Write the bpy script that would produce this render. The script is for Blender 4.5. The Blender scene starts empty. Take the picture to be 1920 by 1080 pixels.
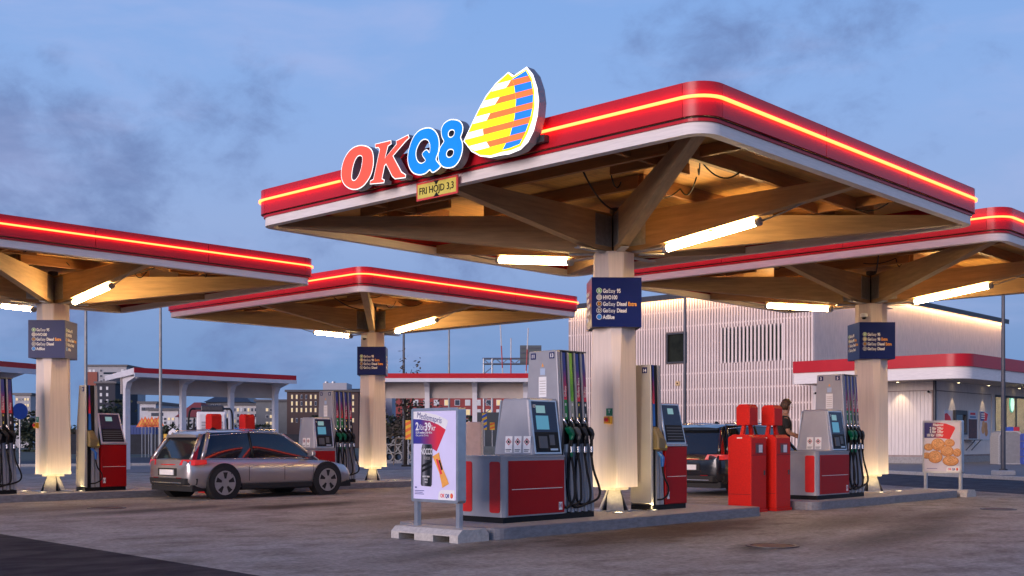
import bpy, bmesh, math, random
from mathutils import Vector, Matrix
from mathutils.geometry import tessellate_polygon
R = math.radians
random.seed(7)
SC = bpy.context.scene
COL = SC.collection

# ---------------------------------------------------------------- camera
FPX, HOR, HCAM, TROT = 2150.0, 825.0, 1.21, R(47.07)
CAMB, CAMA = -13.818, -10.692
cam_d = bpy.data.cameras.new('camera'); cam = bpy.data.objects.new('camera', cam_d)
COL.objects.link(cam)
cam_d.sensor_width = 36; cam_d.lens = 36*FPX/1920; cam_d.shift_y = (HOR-540)/1920
cam_d.clip_start = 0.1; cam_d.clip_end = 6000
cam.location = (CAMB, CAMA, HCAM); cam.rotation_euler = (R(90), 0, -TROT)
SC.camera = cam

# ---------------------------------------------------------------- sky
wd = bpy.data.worlds.new('World'); SC.world = wd; wd.use_nodes = True
nt = wd.node_tree; nt.nodes.clear(); N = nt.nodes.new; L = nt.links.new
SUN_EL, SUN_AZ = R(9), R(184)      # low dusk glow behind the camera, to the left
def srgb(r, g, b):
    f = lambda c: (c/255/12.92) if c/255 <= .04045 else ((c/255+.055)/1.055)**2.4
    return (f(r), f(g), f(b), 1)
out = N('ShaderNodeOutputWorld'); bg = N('ShaderNodeBackground'); L(bg.outputs[0], out.inputs[0])
bg.inputs[1].default_value = 1.0
sky = N('ShaderNodeTexSky'); sky.sky_type = 'NISHITA'; sky.sun_disc = False
sky.sun_elevation = SUN_EL; sky.sun_rotation = R(90)-SUN_AZ; sky.ozone_density = 4; sky.air_density = 1; sky.dust_density = .3
tc = N('ShaderNodeTexCoord'); sep = N('ShaderNodeSeparateXYZ'); L(tc.outputs['Generated'], sep.inputs[0])
ramp = N('ShaderNodeValToRGB'); L(sep.outputs[2], ramp.inputs[0])
els = ramp.color_ramp.elements
els[0].position = 0.0; els[0].color = srgb(122, 156, 208)
els[1].position = 1.0; els[1].color = srgb(58, 92, 166)
for p, c in ((.06, (122, 156, 210)), (.11, (138, 166, 217)), (.18, (158, 183, 231)), (.27, (150, 185, 241)), (.40, (136, 179, 242)), (.62, (96, 136, 206))):
    e = els.new(p); e.color = srgb(*c)
skm = N('ShaderNodeMixRGB'); skm.blend_type = 'MULTIPLY'; skm.inputs[0].default_value = 1
L(sky.outputs[0], skm.inputs[1]); skm.inputs[2].default_value = (.05, .05, .055, 1)
mix0 = N('ShaderNodeMixRGB'); mix0.inputs[0].default_value = .12
L(ramp.outputs[0], mix0.inputs[1]); L(skm.outputs[0], mix0.inputs[2])
# clouds: noise over the view direction, gathered where the photograph shows cloud banks
def mth(op, a, b_):
    n = N('ShaderNodeMath'); n.operation = op
    for i, x in enumerate((a, b_)):
        if isinstance(x, (int, float)): n.inputs[i].default_value = x
        else: L(x, n.inputs[i])
    return n.outputs[0]
def sm(x, lo, hi, t0=0., t1=1.):
    r = N('ShaderNodeMapRange'); r.interpolation_type = 'SMOOTHSTEP'; L(x, r.inputs[0])
    for k, v in (('From Min', lo), ('From Max', hi), ('To Min', t0), ('To Max', t1)): r.inputs[k].default_value = v
    return r.outputs[0]
def cnoise(scale, zs, loc, det=9, rough=.6, dist=.3):
    mp = N('ShaderNodeMapping'); L(tc.outputs['Generated'], mp.inputs[0]); mp.inputs['Location'].default_value = loc; mp.inputs['Scale'].default_value = (1, 1, zs)
    n = N('ShaderNodeTexNoise'); n.inputs['Scale'].default_value = scale; n.inputs['Detail'].default_value = det; n.inputs['Roughness'].default_value = rough; n.inputs['Distortion'].default_value = dist
    L(mp.outputs[0], n.inputs[0]); return n.outputs[0]
def pdir(px, py):
    u = (px-960)/FPX; v = Vector((math.sin(TROT)+math.cos(TROT)*u, math.cos(TROT)-math.sin(TROT)*u, (HOR-py)/FPX)); return v.normalized()
bank = None
for px, py, r, amt in ((60, 290, 7.5, .20), (190, 330, 6, .20), (330, 215, 4, .13), (480, 175, 3.5, .12), (420, 290, 3.5, .10), (1390, 90, 6, .16), (1560, 110, 6, .15), (1240, 60, 4, .10), (1700, 60, 4.5, .09), (1180, 150, 3, .09), (880, 500, 4.5, .12), (560, 470, 4, .08),
                       (480, 640, 5, .13), (60, 600, 5, .15), (820, 650, 4, .08), (1600, 240, 4, .07)):
    vm = N('ShaderNodeVectorMath'); vm.operation = 'DOT_PRODUCT'; L(tc.outputs['Generated'], vm.inputs[0]); vm.inputs[1].default_value = pdir(px, py)
    o_ = sm(vm.outputs['Value'], math.cos(R(r)), 1.0, 0, amt)
    bank = o_ if bank is None else mth('MAXIMUM', bank, o_)
wide = sm(cnoise(2.2, 2.0, (3.3, 8.1, 2.2), 3), .52, .75, 0, .10)
n1 = cnoise(9.0, 1.5, (1.7, 4.2, .6)); n2 = cnoise(24., 1.5, (5.1, .7, 2.3), 8, .62)
dens = mth('ADD', mth('ADD', mth('MULTIPLY', n1, .62), mth('MULTIPLY', n2, .38)), mth('MAXIMUM', bank, wide))
cl_f = mth('MULTIPLY', sm(dens, .55, .83), .74)
mixc = N('ShaderNodeMixRGB'); L(cl_f, mixc.inputs[0]); L(mix0.outputs[0], mixc.inputs[1]); mixc.inputs[2].default_value = srgb(104, 124, 174)
m4 = mth('MULTIPLY', sm(cnoise(5.5, 3.2, (9.3, 2.2, 4.4), 7, .55), .48, .76), .38)
mixl = N('ShaderNodeMixRGB'); L(m4, mixl.inputs[0]); L(mixc.outputs[0], mixl.inputs[1]); mixl.inputs[2].default_value = srgb(180, 190, 234)
L(mixl.outputs[0], bg.inputs[0])

sun_d = bpy.data.lights.new('dusk_sun', 'SUN'); sun_d.energy = 3.2; sun_d.angle = R(35); sun_d.color = (1, .80, .78)
sun = bpy.data.objects.new('dusk_sun', sun_d); COL.objects.link(sun)
sun.rotation_euler = Vector((math.cos(SUN_AZ)*math.cos(SUN_EL), math.sin(SUN_AZ)*math.cos(SUN_EL), math.sin(SUN_EL))).to_track_quat('Z', 'Y').to_euler()
SC.view_settings.view_transform = 'Standard'; SC.view_settings.look = 'None'
SC.view_settings.exposure = 0; SC.view_settings.gamma = 1; SC.view_settings.use_curve_mapping = False
SC.render.engine = 'CYCLES'

# ---------------------------------------------------------------- pixel helpers (photo 1920 x 1080)
FW = Vector((math.sin(TROT), math.cos(TROT))); RT = Vector((math.cos(TROT), -math.sin(TROT)))
CAMV = Vector((CAMB, CAMA))
def gnd(px, py, z=0.):
    d = (HCAM-z)*FPX/(py-HOR); return CAMV + FW*d + RT*((px-960)/FPX*d)
def atd(px, d): return CAMV + FW*d + RT*((px-960)/FPX*d)
def zat(py, d): return HCAM + (HOR-py)*d/FPX
def on_b(px, py, b):
    u = (px-960)/FPX; d = (b-CAMB)/(FW.x+u*RT.x); p = CAMV+(FW+RT*u)*d; return p.y, zat(py, d)
def on_a(px, py, a):
    u = (px-960)/FPX; d = (a-CAMA)/(FW.y+u*RT.y); p = CAMV+(FW+RT*u)*d; return p.x, zat(py, d)

# ---------------------------------------------------------------- materials
MATS = {}
def mat(name, col, rough=.5, metal=0., ns=6., na=.12, stretch=(1, 1, 1), bump=0., emit=None, es=0., spec=.5, coat=0., col2=None, trans=0., det=6):
    if name in MATS: return MATS[name]
    m = bpy.data.materials.new(name); m.use_nodes = True; t = m.node_tree; p = t.nodes['Principled BSDF']
    c = (*col[:3], 1)
    tc = t.nodes.new('ShaderNodeTexCoord'); mp = t.nodes.new('ShaderNodeMapping'); mp.inputs['Scale'].default_value = stretch
    t.links.new(tc.outputs['Object'], mp.inputs[0])
    n = t.nodes.new('ShaderNodeTexNoise'); n.inputs['Scale'].default_value = ns; n.inputs['Detail'].default_value = det; n.inputs['Roughness'].default_value = .6
    t.links.new(mp.outputs[0], n.inputs[0])
    r = t.nodes.new('ShaderNodeValToRGB'); t.links.new(n.outputs[0], r.inputs[0])
    e = r.color_ramp.elements; e[0].position = .3; e[1].position = .72
    d = col2 if col2 else tuple(min(1, x*(1+na)) for x in c[:3])
    lo = tuple(x*(1-na) for x in c[:3])
    e[0].color = (*lo, 1); e[1].color = (*d[:3], 1)
    t.links.new(r.outputs[0], p.inputs['Base Color'])
    p.inputs['Roughness'].default_value = rough; p.inputs['Metallic'].default_value = metal
    p.inputs['Specular IOR Level'].default_value = spec
    if coat: p.inputs['Coat Weight'].default_value = coat; p.inputs['Coat Roughness'].default_value = .08
    if rough > .12 and not trans:
        rr = t.nodes.new('ShaderNodeMapRange'); rr.inputs['To Min'].default_value = rough*.82; rr.inputs['To Max'].default_value = min(1, rough*1.15)
        t.links.new(n.outputs[0], rr.inputs[0]); t.links.new(rr.outputs[0], p.inputs['Roughness'])
    if bump:
        b = t.nodes.new('ShaderNodeBump'); b.inputs['Strength'].default_value = bump; b.inputs['Distance'].default_value = .01
        t.links.new(n.outputs[0], b.inputs['Height']); t.links.new(b.outputs[0], p.inputs['Normal'])
    if emit: p.inputs['Emission Color'].default_value = (*emit[:3], 1); p.inputs['Emission Strength'].default_value = es
    if trans: p.inputs['Transmission Weight'].default_value = trans; p.inputs['IOR'].default_value = 1.45
    MATS[name] = m; return m
def gradmat(name, stops, axis=2, rough=.4, emit=0.):
    """flat print: colour bands along one object axis"""
    if name in MATS: return MATS[name]
    m = bpy.data.materials.new(name); m.use_nodes = True; t = m.node_tree; p = t.nodes['Principled BSDF']
    tc = t.nodes.new('ShaderNodeTexCoord'); s = t.nodes.new('ShaderNodeSeparateXYZ'); t.links.new(tc.outputs['Object'], s.inputs[0])
    lo, hi = stops[0][0], stops[-1][0]
    mr = t.nodes.new('ShaderNodeMapRange'); mr.inputs['From Min'].default_value = lo; mr.inputs['From Max'].default_value = hi
    t.links.new(s.outputs[axis], mr.inputs[0]); r = t.nodes.new('ShaderNodeValToRGB'); t.links.new(mr.outputs[0], r.inputs[0])
    e = r.color_ramp.elements
    while len(e) > 1: e.remove(e[-1])
    e[0].position = 0; e[0].color = srgb(*stops[0][1])
    for z, c in stops[1:]:
        q = e.new((z-lo)/(hi-lo)); q.color = srgb(*c)
    t.links.new(r.outputs[0], p.inputs['Base Color']); p.inputs['Roughness'].default_value = rough
    if emit: t.links.new(r.outputs[0], p.inputs['Emission Color']); p.inputs['Emission Strength'].default_value = emit
    MATS[name] = m; return m
def S(r, g, b): return srgb(r, g, b)[:3]
red_f = mat('red_fascia', (.50, .010, .020), .32, ns=1.5, na=.06, spec=.35)
red_p = mat('red_panel_shaded', (.34, .003, .005), .42, ns=3, na=.06, spec=.22)  # red darkened in its colour, standing for weak light on pump side faces
red_b = mat('red_bin', (.60, .014, .008), .5, ns=60, na=.14, bump=.05, spec=.25)
white_t = mat('white_timber', (.80, .73, .69), .6, ns=3, na=.10, stretch=(1, 1, 14), bump=.1)
glulam = mat('glulam', (.42, .275, .145), .6, ns=2.4, na=.22, stretch=(.8, 9, 9), bump=.15)
plywood = mat('plywood', (.60, .32, .085), .62, ns=2, na=.25, stretch=(.6, 7, 1), bump=.05)
col_w = mat('column_timber', (.72, .62, .56), .6, ns=2.2, na=.09, stretch=(11, 11, .5), bump=.12)
conc = mat('island_concrete', (.33, .31, .30), .8, ns=14, na=.22, bump=.25)
conc_l = mat('cast_concrete', (.46, .43, .40), .85, ns=22, na=.2, bump=.3)
steel = mat('galvanised_steel', (.42, .42, .43), .42, .85, ns=18, na=.2)
steel_d = mat('dark_steel', (.07, .07, .08), .45, .6, ns=12, na=.2)
alu = mat('aluminium', (.60, .61, .63), .32, .9, ns=10, na=.08)
black = mat('black_plastic', (.006, .006, .007), .5, ns=20, na=.3, spec=.25)
rubber = mat('black_rubber', (.007, .007, .008), .55, ns=20, na=.3, spec=.25)
grey_p = mat('grey_panel', (.34, .34, .37), .42, .25, ns=4, na=.07)
grey_d = mat('dark_grey_panel', (.10, .105, .12), .45, .2, ns=4, na=.1)
beige_p = mat('beige_panel', (.42, .40, .36), .42, .25, ns=4, na=.06)
navy = mat('navy_panel', (.006, .012, .10), .3, ns=3, na=.1, spec=.38)
navy_s = mat('navy_screen_panel', (.012, .022, .06), .2, ns=3, na=.1)
whitep = mat('white_print', (.78, .78, .78), .5, ns=8, na=.04)
orangep = mat('orange_print', (.85, .36, .04), .5, ns=8, na=.04)
silver = mat('silver', (.7, .7, .72), .22, 1, ns=8, na=.05)
glass = mat('dark_glass', (.012, .015, .02), .06, ns=2, na=.1, spec=.8)
led_m = mat('led_strip', (.8, .1, .03), .5, emit=(1, .095, .022), es=10)
tube_m = mat('tube_diffuser', (.9, .85, .7), .5, emit=(1, .66, .28), es=80)
ember = mat('uplight_lens', (.9, .85, .7), .3, emit=(1, .78, .42), es=10)

# ---------------------------------------------------------------- mesh builder
class MB:
    def __init__(s): s.v = []; s.f = []; s.m = []
    def add(s, vs, fs, m=0):
        o = len(s.v); s.v += [tuple(v) for v in vs]; s.f += [tuple(i+o for i in f) for f in fs]; s.m += [m]*len(fs); return s
    def box(s, x0, x1, y0, y1, z0, z1, m=0):
        return s.add([(x0,y0,z0),(x1,y0,z0),(x1,y1,z0),(x0,y1,z0),(x0,y0,z1),(x1,y0,z1),(x1,y1,z1),(x0,y1,z1)],
                     [(0,3,2,1),(4,5,6,7),(0,1,5,4),(1,2,6,5),(2,3,7,6),(3,0,4,7)], m)
    def loft(s, rings, m=0, cap=True, closed=True):
        n = len(rings[0]); vs = [p for r in rings for p in r]; fs = []
        for k in range(len(rings)-1):
            for i in range(n if closed else n-1):
                j = (i+1) % n; fs.append((k*n+i, k*n+j, (k+1)*n+j, (k+1)*n+i))
        if cap: fs += [tuple(range(n-1, -1, -1)), tuple((len(rings)-1)*n+i for i in range(n))]
        return s.add(vs, fs, m)
    def tube(s, pts, r, n=8, m=0):
        pts = [Vector(p) for p in pts]; rings = []
        rr = r if isinstance(r, (list, tuple)) else [r]*len(pts)
        up = None
        for i, p in enumerate(pts):
            t = (pts[min(i+1, len(pts)-1)]-pts[max(i-1, 0)]).normalized()
            if up is None: up = Vector((0, 0, 1)) if abs(t.z) < .9 else Vector((1, 0, 0))
            a = t.cross(up).normalized(); b = a.cross(t).normalized(); up = b
            rings.append([p + (a*math.cos(2*math.pi*k/n)+b*math.sin(2*math.pi*k/n))*rr[i] for k in range(n)])
        return s.loft(rings, m)
    def ext(s, loops, O, U, V, D, m=0, ms=None):
        """extrude planar loops (first outer, rest holes) given in (u,v) about O; D = depth vector"""
        O, U, V, D = Vector(O), Vector(U), Vector(V), Vector(D); ms = m if ms is None else ms
        L3 = [[Vector((p[0], p[1], 0)) for p in lp] for lp in loops]
        tri = tessellate_polygon(L3); flat = [p for lp in loops for p in lp]; n = len(flat)
        fr = [O+U*p[0]+V*p[1] for p in flat]; nrm = U.cross(V)
        fs = []
        for t in tri:
            a, b, c = (Vector(flat[i]) for i in t)
            ccw = (b-a).cross(c-a) > 0
            t = tuple(t) if ccw else tuple(reversed(t))
            fwd = nrm.dot(D) < 0
            fs.append(t if fwd else t[::-1])
        s.add(fr, fs, m)
        if D.length > 0:
            s.add([p+D for p in fr], [f[::-1] for f in fs], ms)
            o = 0
            for lp in loops:
                k = len(lp); q = []
                for i in range(k):
                    j = (i+1) % k; q.append((i, j, k+j, k+i))
                s.add([fr[o+i] for i in range(k)]+[fr[o+i]+D for i in range(k)], q, ms); o += k
        return s
    def build(s, name, mats, parent=None, loc=(0,0,0), rot=(0,0,0), smooth=False, bevel=0., recalc=True):
        me = bpy.data.meshes.new(name); me.from_pydata(s.v, [], s.f)
        if not isinstance(mats, (list, tuple)): mats = [mats]
        for q in mats: me.materials.append(q)
        me.polygons.foreach_set('material_index', s.m)
        if recalc:
            bm = bmesh.new(); bm.from_mesh(me); bmesh.ops.recalc_face_normals(bm, faces=bm.faces); bm.to_mesh(me); bm.free()
        if smooth:
            me.polygons.foreach_set('use_smooth', [True]*len(me.polygons))
        me.update()
        return put(name, me, parent, loc, rot, bevel, smooth)
def put(name, me, parent=None, loc=(0,0,0), rot=(0,0,0), bevel=0., smooth=False):
    o = bpy.data.objects.new(name, me); COL.objects.link(o); o.location = loc; o.rotation_euler = rot
    if parent: o.parent = parent
    if bevel:
        b = o.modifiers.new('bevel', 'BEVEL'); b.width = bevel; b.segments = 2; b.limit_method = 'ANGLE'; b.angle_limit = R(40)
    if smooth == 2:
        e = o.modifiers.new('edges', 'EDGE_SPLIT'); e.split_angle = R(40)
    return o
def tag(o, label=None, cat=None, group=None, kind=None):
    if label: o['label'] = label
    if cat: o['category'] = cat
    if group: o['group'] = group
    if kind: o['kind'] = kind
    return o
def thing(name, label, cat, loc=(0,0,0), rz=0., group=None):
    o = bpy.data.objects.new(name, None); COL.objects.link(o); o.location = loc; o.rotation_euler = (0, 0, rz)
    o.empty_display_size = .2
    return tag(o, label, cat, group)
def box(name, m, parent, x0, x1, y0, y1, z0, z1, bevel=0.):
    return MB().box(x0, x1, y0, y1, z0, z1).build(name, m, parent, bevel=bevel, recalc=False)
def text(name, body, size, m, parent, loc, rot, align='LEFT', depth=.0015, bold=0., sx=1., shear=0.):
    cu = bpy.data.curves.new(name, 'FONT'); cu.body = body; cu.size = size; cu.align_x = align; cu.extrude = depth; cu.offset = bold*size; cu.shear = shear
    cu.resolution_u = 3
    o = bpy.data.objects.new(name, cu)
    me = bpy.data.meshes.new_from_object(o)
    bpy.data.objects.remove(o); bpy.data.curves.remove(cu)
    me.materials.clear(); me.materials.append(m)
    if sx != 1: me.transform(Matrix.Diagonal((sx, 1, 1, 1)))
    return put(name, me, parent, loc, rot)
def arc(cx, cy, r, a0, a1, n=10, ry=None):
    ry = r if ry is None else ry
    return [(cx+r*math.cos(R(a0+(a1-a0)*i/n)), cy+ry*math.sin(R(a0+(a1-a0)*i/n))) for i in range(n+1)]
def rrect(x0, x1, y0, y1, r, n=4):
    return arc(x1-r, y1-r, r, 0, 90, n)+arc(x0+r, y1-r, r, 90, 180, n)+arc(x0+r, y0+r, r, 180, 270, n)+arc(x1-r, y0+r, r, 270, 360, n)
def smooth_loop(p, n=4):
    o = []; k = len(p)
    for i in range(k):
        a, b, c, d = (Vector(p[(i+j) % k]) for j in (-1, 0, 1, 2))
        for q in range(n):
            t = q/n
            o.append(tuple(.5*((2*b)+(c-a)*t+(2*a-5*b+4*c-d)*t*t+(3*b-a-3*c+d)*t**3)))
    return o
def offset_loop(p, w):
    k = len(p); ar = sum(p[i][0]*p[(i+1) % k][1]-p[(i+1) % k][0]*p[i][1] for i in range(k)); sg = 1 if ar > 0 else -1
    o = []
    for i in range(k):
        a, b, c = Vector(p[i-1]), Vector(p[i]), Vector(p[(i+1) % k])
        n1 = Vector(((b-a).y, -(b-a).x)); n2 = Vector(((c-b).y, -(c-b).x))
        n = (n1.normalized() if n1.length else n1)+(n2.normalized() if n2.length else n2)
        if n.length < 1e-6: n = n1
        n.normalize(); o.append(tuple(b+n*w*sg))
    return o
def clip(poly, nx, ny, c):
    """keep nx*x+ny*y <= c"""
    o = []
    for i in range(len(poly)):
        a, b = poly[i], poly[(i+1) % len(poly)]; da = nx*a[0]+ny*a[1]-c; db = nx*b[0]+ny*b[1]-c
        if da <= 0: o.append(a)
        if (da < 0 < db) or (db < 0 < da):
            t = da/(da-db); o.append((a[0]+(b[0]-a[0])*t, a[1]+(b[1]-a[1])*t))
    return o
# ================================================================ SETTING
def sheet(name, pts, z, m, kind='structure'):
    o = MB().add([(p[0], p[1], z) for p in pts], [tuple(range(len(pts)))]).build(name, m, recalc=False)
    if o.data.polygons[0].normal.z < 0: o.data.flip_normals()
    return tag(o, kind=kind)
earth = mat('earth', (.06, .07, .05), .9, ns=.05, na=.4)
def ground_mat(name, base, dark, light, stains=(), fine=14, bump=.5, rough=.78):
    m = bpy.data.materials.new(name); m.use_nodes = True; t = m.node_tree; p = t.nodes['Principled BSDF']; Lk = t.links.new
    tc = t.nodes.new('ShaderNodeTexCoord')
    def noise(s, d=6, st=(1, 1, 1), rz=0, r=.6):
        mp = t.nodes.new('ShaderNodeMapping'); mp.inputs['Scale'].default_value = st; mp.inputs['Rotation'].default_value = (0, 0, rz); Lk(tc.outputs['Object'], mp.inputs[0])
        n = t.nodes.new('ShaderNodeTexNoise'); n.inputs['Scale'].default_value = s; n.inputs['Detail'].default_value = d; n.inputs['Roughness'].default_value = r; Lk(mp.outputs[0], n.inputs[0]); return n.outputs[0]
    def rng(x, a, b, c=0, d=1):
        n = t.nodes.new('ShaderNodeMapRange'); n.inputs['From Min'].default_value = a; n.inputs['From Max'].default_value = b; n.inputs['To Min'].default_value = c; n.inputs['To Max'].default_value = d
        Lk(x, n.inputs[0]); return n.outputs[0]
    def mixc(f, a, b):
        n = t.nodes.new('ShaderNodeMixRGB'); Lk(f, n.inputs[0])
        for i, c in ((1, a), (2, b)):
            if isinstance(c, tuple): n.inputs[i].default_value = (*c[:3], 1)
            else: Lk(c, n.inputs[i])
        return n.outputs[0]
    big = noise(.4, 8, (1, 1.3, 1)); med = noise(1.9, 9, (.8, 1.15, 1), R(8)); fin = noise(fine, 6, r=.75)
    c = mixc(rng(big, .35, .65), base, light)
    c = mixc(rng(med, .46, .74, 0, .75), c, dark)
    for (x, y, rx, ry, ang, amt, col) in stains:
        mp = t.nodes.new('ShaderNodeMapping'); mp.vector_type = 'TEXTURE'; mp.inputs['Location'].default_value = (x, y, 0); mp.inputs['Rotation'].default_value = (0, 0, ang); mp.inputs['Scale'].default_value = (rx, ry, 1)
        Lk(tc.outputs['Object'], mp.inputs[0])
        ln = t.nodes.new('ShaderNodeVectorMath'); ln.operation = 'LENGTH'; Lk(mp.outputs[0], ln.inputs[0])
        ad = t.nodes.new('ShaderNodeMath'); ad.operation = 'ADD'; Lk(ln.outputs['Value'], ad.inputs[0]); Lk(rng(med, .3, .7, -.45, .45), ad.inputs[1])
        c = mixc(rng(ad.outputs[0], .35, 1.15, amt, 0), c, col)
    mm = t.nodes.new('ShaderNodeMixRGB'); mm.blend_type = 'MULTIPLY'; mm.inputs[0].default_value = 1; Lk(c, mm.inputs[1])
    Lk(rng(fin, .28, .72, .52, 1.48), mm.inputs[2]); Lk(mm.outputs[0], p.inputs['Base Color'])
    Lk(rng(med, .3, .7, rough*.75, min(1, rough*1.15)), p.inputs['Roughness'])
    p.inputs['Specular IOR Level'].default_value = .08
    b = t.nodes.new('ShaderNodeBump'); b.inputs['Strength'].default_value = bump; b.inputs['Distance'].default_value = .008; Lk(fin, b.inputs['Height']); Lk(b.outputs[0], p.inputs['Normal'])
    return m
brown = (.062, .036, .024); dk = (.026, .020, .018)
st_ = []
for px, py, rx, ry, amt, c in ((1220, 1000, 3.2, 1.1, .85, brown), (1330, 985, 2.2, .8, .7, brown), (1440, 1026, .9, .35, .8, dk), (1000, 960, 4.2, 1.0, .65, brown), (820, 965, 2.0, .6, .6, brown),
                              (560, 948, 2.2, .7, .9, dk), (300, 956, 2.4, .6, .75, dk), (90, 955, 3, .9, .5, brown), (1760, 968, 2.6, .5, .6, brown), (1700, 1000, 3.2, .5, .6, dk), (880, 1030, 1.6, .4, .55, dk), (1600, 975, 2.8, .6, .5, brown)):
    g = gnd(px, py); st_.append((g.x, g.y, rx, ry, R(10), amt, c))
forecourt_m = ground_mat('forecourt_concrete', (.262, .232, .200), (.135, .105, .083), (.345, .318, .285), st_)
asphalt_m = ground_mat('asphalt', (.024, .022, .028), (.016, .015, .019), (.032, .030, .036), fine=60, bump=.4, rough=.8)
road_m = ground_mat('road_asphalt', (.06, .06, .07), (.045, .045, .05), (.075, .075, .085), fine=60)
grass_m = mat('grass', (.055, .085, .03), .9, ns=9, na=.5)
pave_m = mat('pavement_stone', (.21, .19, .18), .85, ns=5, na=.25, bump=.3)
asph_d = mat('path_asphalt', (.16, .15, .16), .85, ns=4, na=.2)

sheet('ground', [(-2500, -2500), (2500, -2500), (2500, 2500), (-2500, 2500)], -.02, earth)
P0 = gnd(0, 1001); P1 = gnd(490, 1080)
dv = (P1-P0).normalized()
near_end = P1+dv*20; far_end = P0-dv*40
r1, r2 = gnd(1666, 910), gnd(1920, 927); rv = (r2-r1).normalized()
r3, r4 = gnd(1666, 888), gnd(1920, 901); rv2 = (r4-r3).normalized()
sheet('forecourt', [near_end, r2+rv*30, r1-rv*26, Vector((20, 38)), Vector((-5.2, 38)), far_end], 0, forecourt_m)
sheet('asphalt_apron', [P0-dv*40, P1+dv*20, P1+dv*20+Vector((-40, 0)), P0-dv*40+Vector((-40, 0))], 0, asphalt_m)
sheet('road', [r2+rv*30, r4+rv2*30, r3-rv2*14, r1-rv*14], .004, road_m)
# pavement in front of the shop, cut into setts as far as they show
kb = .12
pv = [r4+rv2*30, Vector((80, -30)), Vector((80, 60)), r3-rv2*14]
pav = MB().ext([[tuple(p) for p in pv]], (0, 0, kb), (1, 0, 0), (0, 1, 0), (0, 0, -kb-.01)).build('pavement', pave_m); tag(pav, kind='structure')
# roads and verges behind the station, from near to far
def strip(name, a, b, z, m, w=None):
    return sheet(name, [a[0], a[1], b[1], b[0]], z, m)
k0, k1 = atd(-500, 38), atd(760, 56)
def off(p, d): return p+FW*d
band = [('back_lane', 0, 9, .008, asph_d), ('paving', 9, 13, .012, pave_m), ('verge', 13, 19, .016, grass_m), ('street', 19, 42, .012, road_m)]
e0, e1 = atd(-700, 36), atd(900, 48)
for n, a, b, z, m in band:
    sheet(n, [off(e0, a), off(e1, a), off(e1, b), off(e0, b)], z, m)
kerb = MB()
q0, q1 = off(e0, 13), off(e1, 13); dq = (q1-q0).normalized(); ln = (q1-q0).length
kl = 1.0
kerb_o = thing('kerb', 'long pale stone kerb between the paving and the grass verge', 'kerb', (q0.x, q0.y, 0), math.atan2(dq.y, dq.x))
kme = MB().box(.01, kl-.01, -.08, .08, 0, .13).build('kerb_stone', conc_l, kerb_o, bevel=.015)
for i in range(1, int(ln)):
    c = kme.copy(); COL.objects.link(c); c.parent = kerb_o; c.location = (i*kl, 0, 0)
# forecourt drains
for px, py, r in ((1448, 1024, .30), (1872, 955, .30), (200, 953, .33)):
    g = gnd(px, py); t_ = thing('drain_cover', {1448: 'round rusty drain cover in front of the main pump island', 1872: 'round drain cover at the right edge of the forecourt', 200: 'round drain cover in front of the left pump island'}[px], 'drain cover', (g.x, g.y, 0), .4, 'drain covers in the concrete')
    rust = mat('rusty_iron', (.10, .05, .045), .7, .4, ns=30, na=.4)
    MB().ext([arc(0, 0, r, 0, 345, 23), arc(0, 0, r-.05, 0, 345, 23)], (0, 0, .012), (1, 0, 0), (0, 1, 0), (0, 0, -.014)).build('rim', steel_d, t_)
    MB().ext([arc(0, 0, r-.055, 0, 345, 23)], (0, 0, .008), (1, 0, 0), (0, 1, 0), (0, 0, -.01)).build('lid', rust, t_)

# ================================================================ CANOPIES
SA, SB, RC, WI = 3.733, 4.069, .30, .053
Z_RT, Z_LED, Z_RB, Z_WT, Z_WB = 4.978, 4.817, 4.618, 4.568, 4.444
def st(x, y):
    v = Vector((x-1.583, y-17.4)); return Vector((v.x*math.cos(TROT)+v.y*math.sin(TROT), -v.x*math.sin(TROT)+v.y*math.cos(TROT)))
CC = [Vector((0, 0)), st(-3.677, 30.27), st(-9.577, 23.933), st(7.483, 23.9)]
def path(sa, sb, r, n=8):
    """rounded rectangle as straight runs and corner arcs, counter-clockwise; list of (kind, points)"""
    cs = [(sa-r, sb-r, 0), (-sa+r, sb-r, 90), (-sa+r, -sb+r, 180), (sa-r, -sb+r, 270)]
    arcs = [arc(x, y, r, a, a+90, n) for x, y, a in cs]; o = []
    for i in range(4):
        o.append(('arc', arcs[i])); a, b = arcs[i][-1], arcs[(i+1) % 4][0]
        o.append(('run', [a, b]))
    return o
def seg_loft(pts_o, pts_i, z0, z1):
    mb = MB(); k = len(pts_o)
    return mb.loft([[(pts_o[i][0], pts_o[i][1], z0), (pts_i[i][0], pts_i[i][1], z0), (pts_i[i][0], pts_i[i][1], z1), (pts_o[i][0], pts_o[i][1], z1)] for i in range(k)])
def split_run(a, b, n, gap):
    o = []
    for i in range(n):
        t0, t1 = i/n, (i+1)/n; d = Vector(b)-Vector(a); g = gap/d.length/2
        o.append([tuple(Vector(a)+d*(t0+g)), tuple(Vector(a)+d*(t1-g))])
    return o
trim_m = mat('dark_trim', (.012, .008, .010), .5)
lab = ['large red-edged timber canopy in front carrying the lit logo sign', 'small far red-edged timber canopy in the middle of the picture',
       'red-edged timber canopy cut off by the left edge of the picture', 'red-edged timber canopy at the right behind the front canopy']
def hang(p, q, sag, n=10):
    p, q = Vector(p), Vector(q)
    return [p.lerp(q, i/n)-Vector((0, 0, sag*4*(i/n)*(1-i/n))) for i in range(n+1)]
foot_m = mat('foot_steel', (.46, .44, .40), .5, .2, ns=14, na=.2)
purlin_m = mat('purlin_timber', (.34, .15, .045), .65, ns=2.4, na=.25, stretch=(.8, 9, 9), bump=.15)
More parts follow.
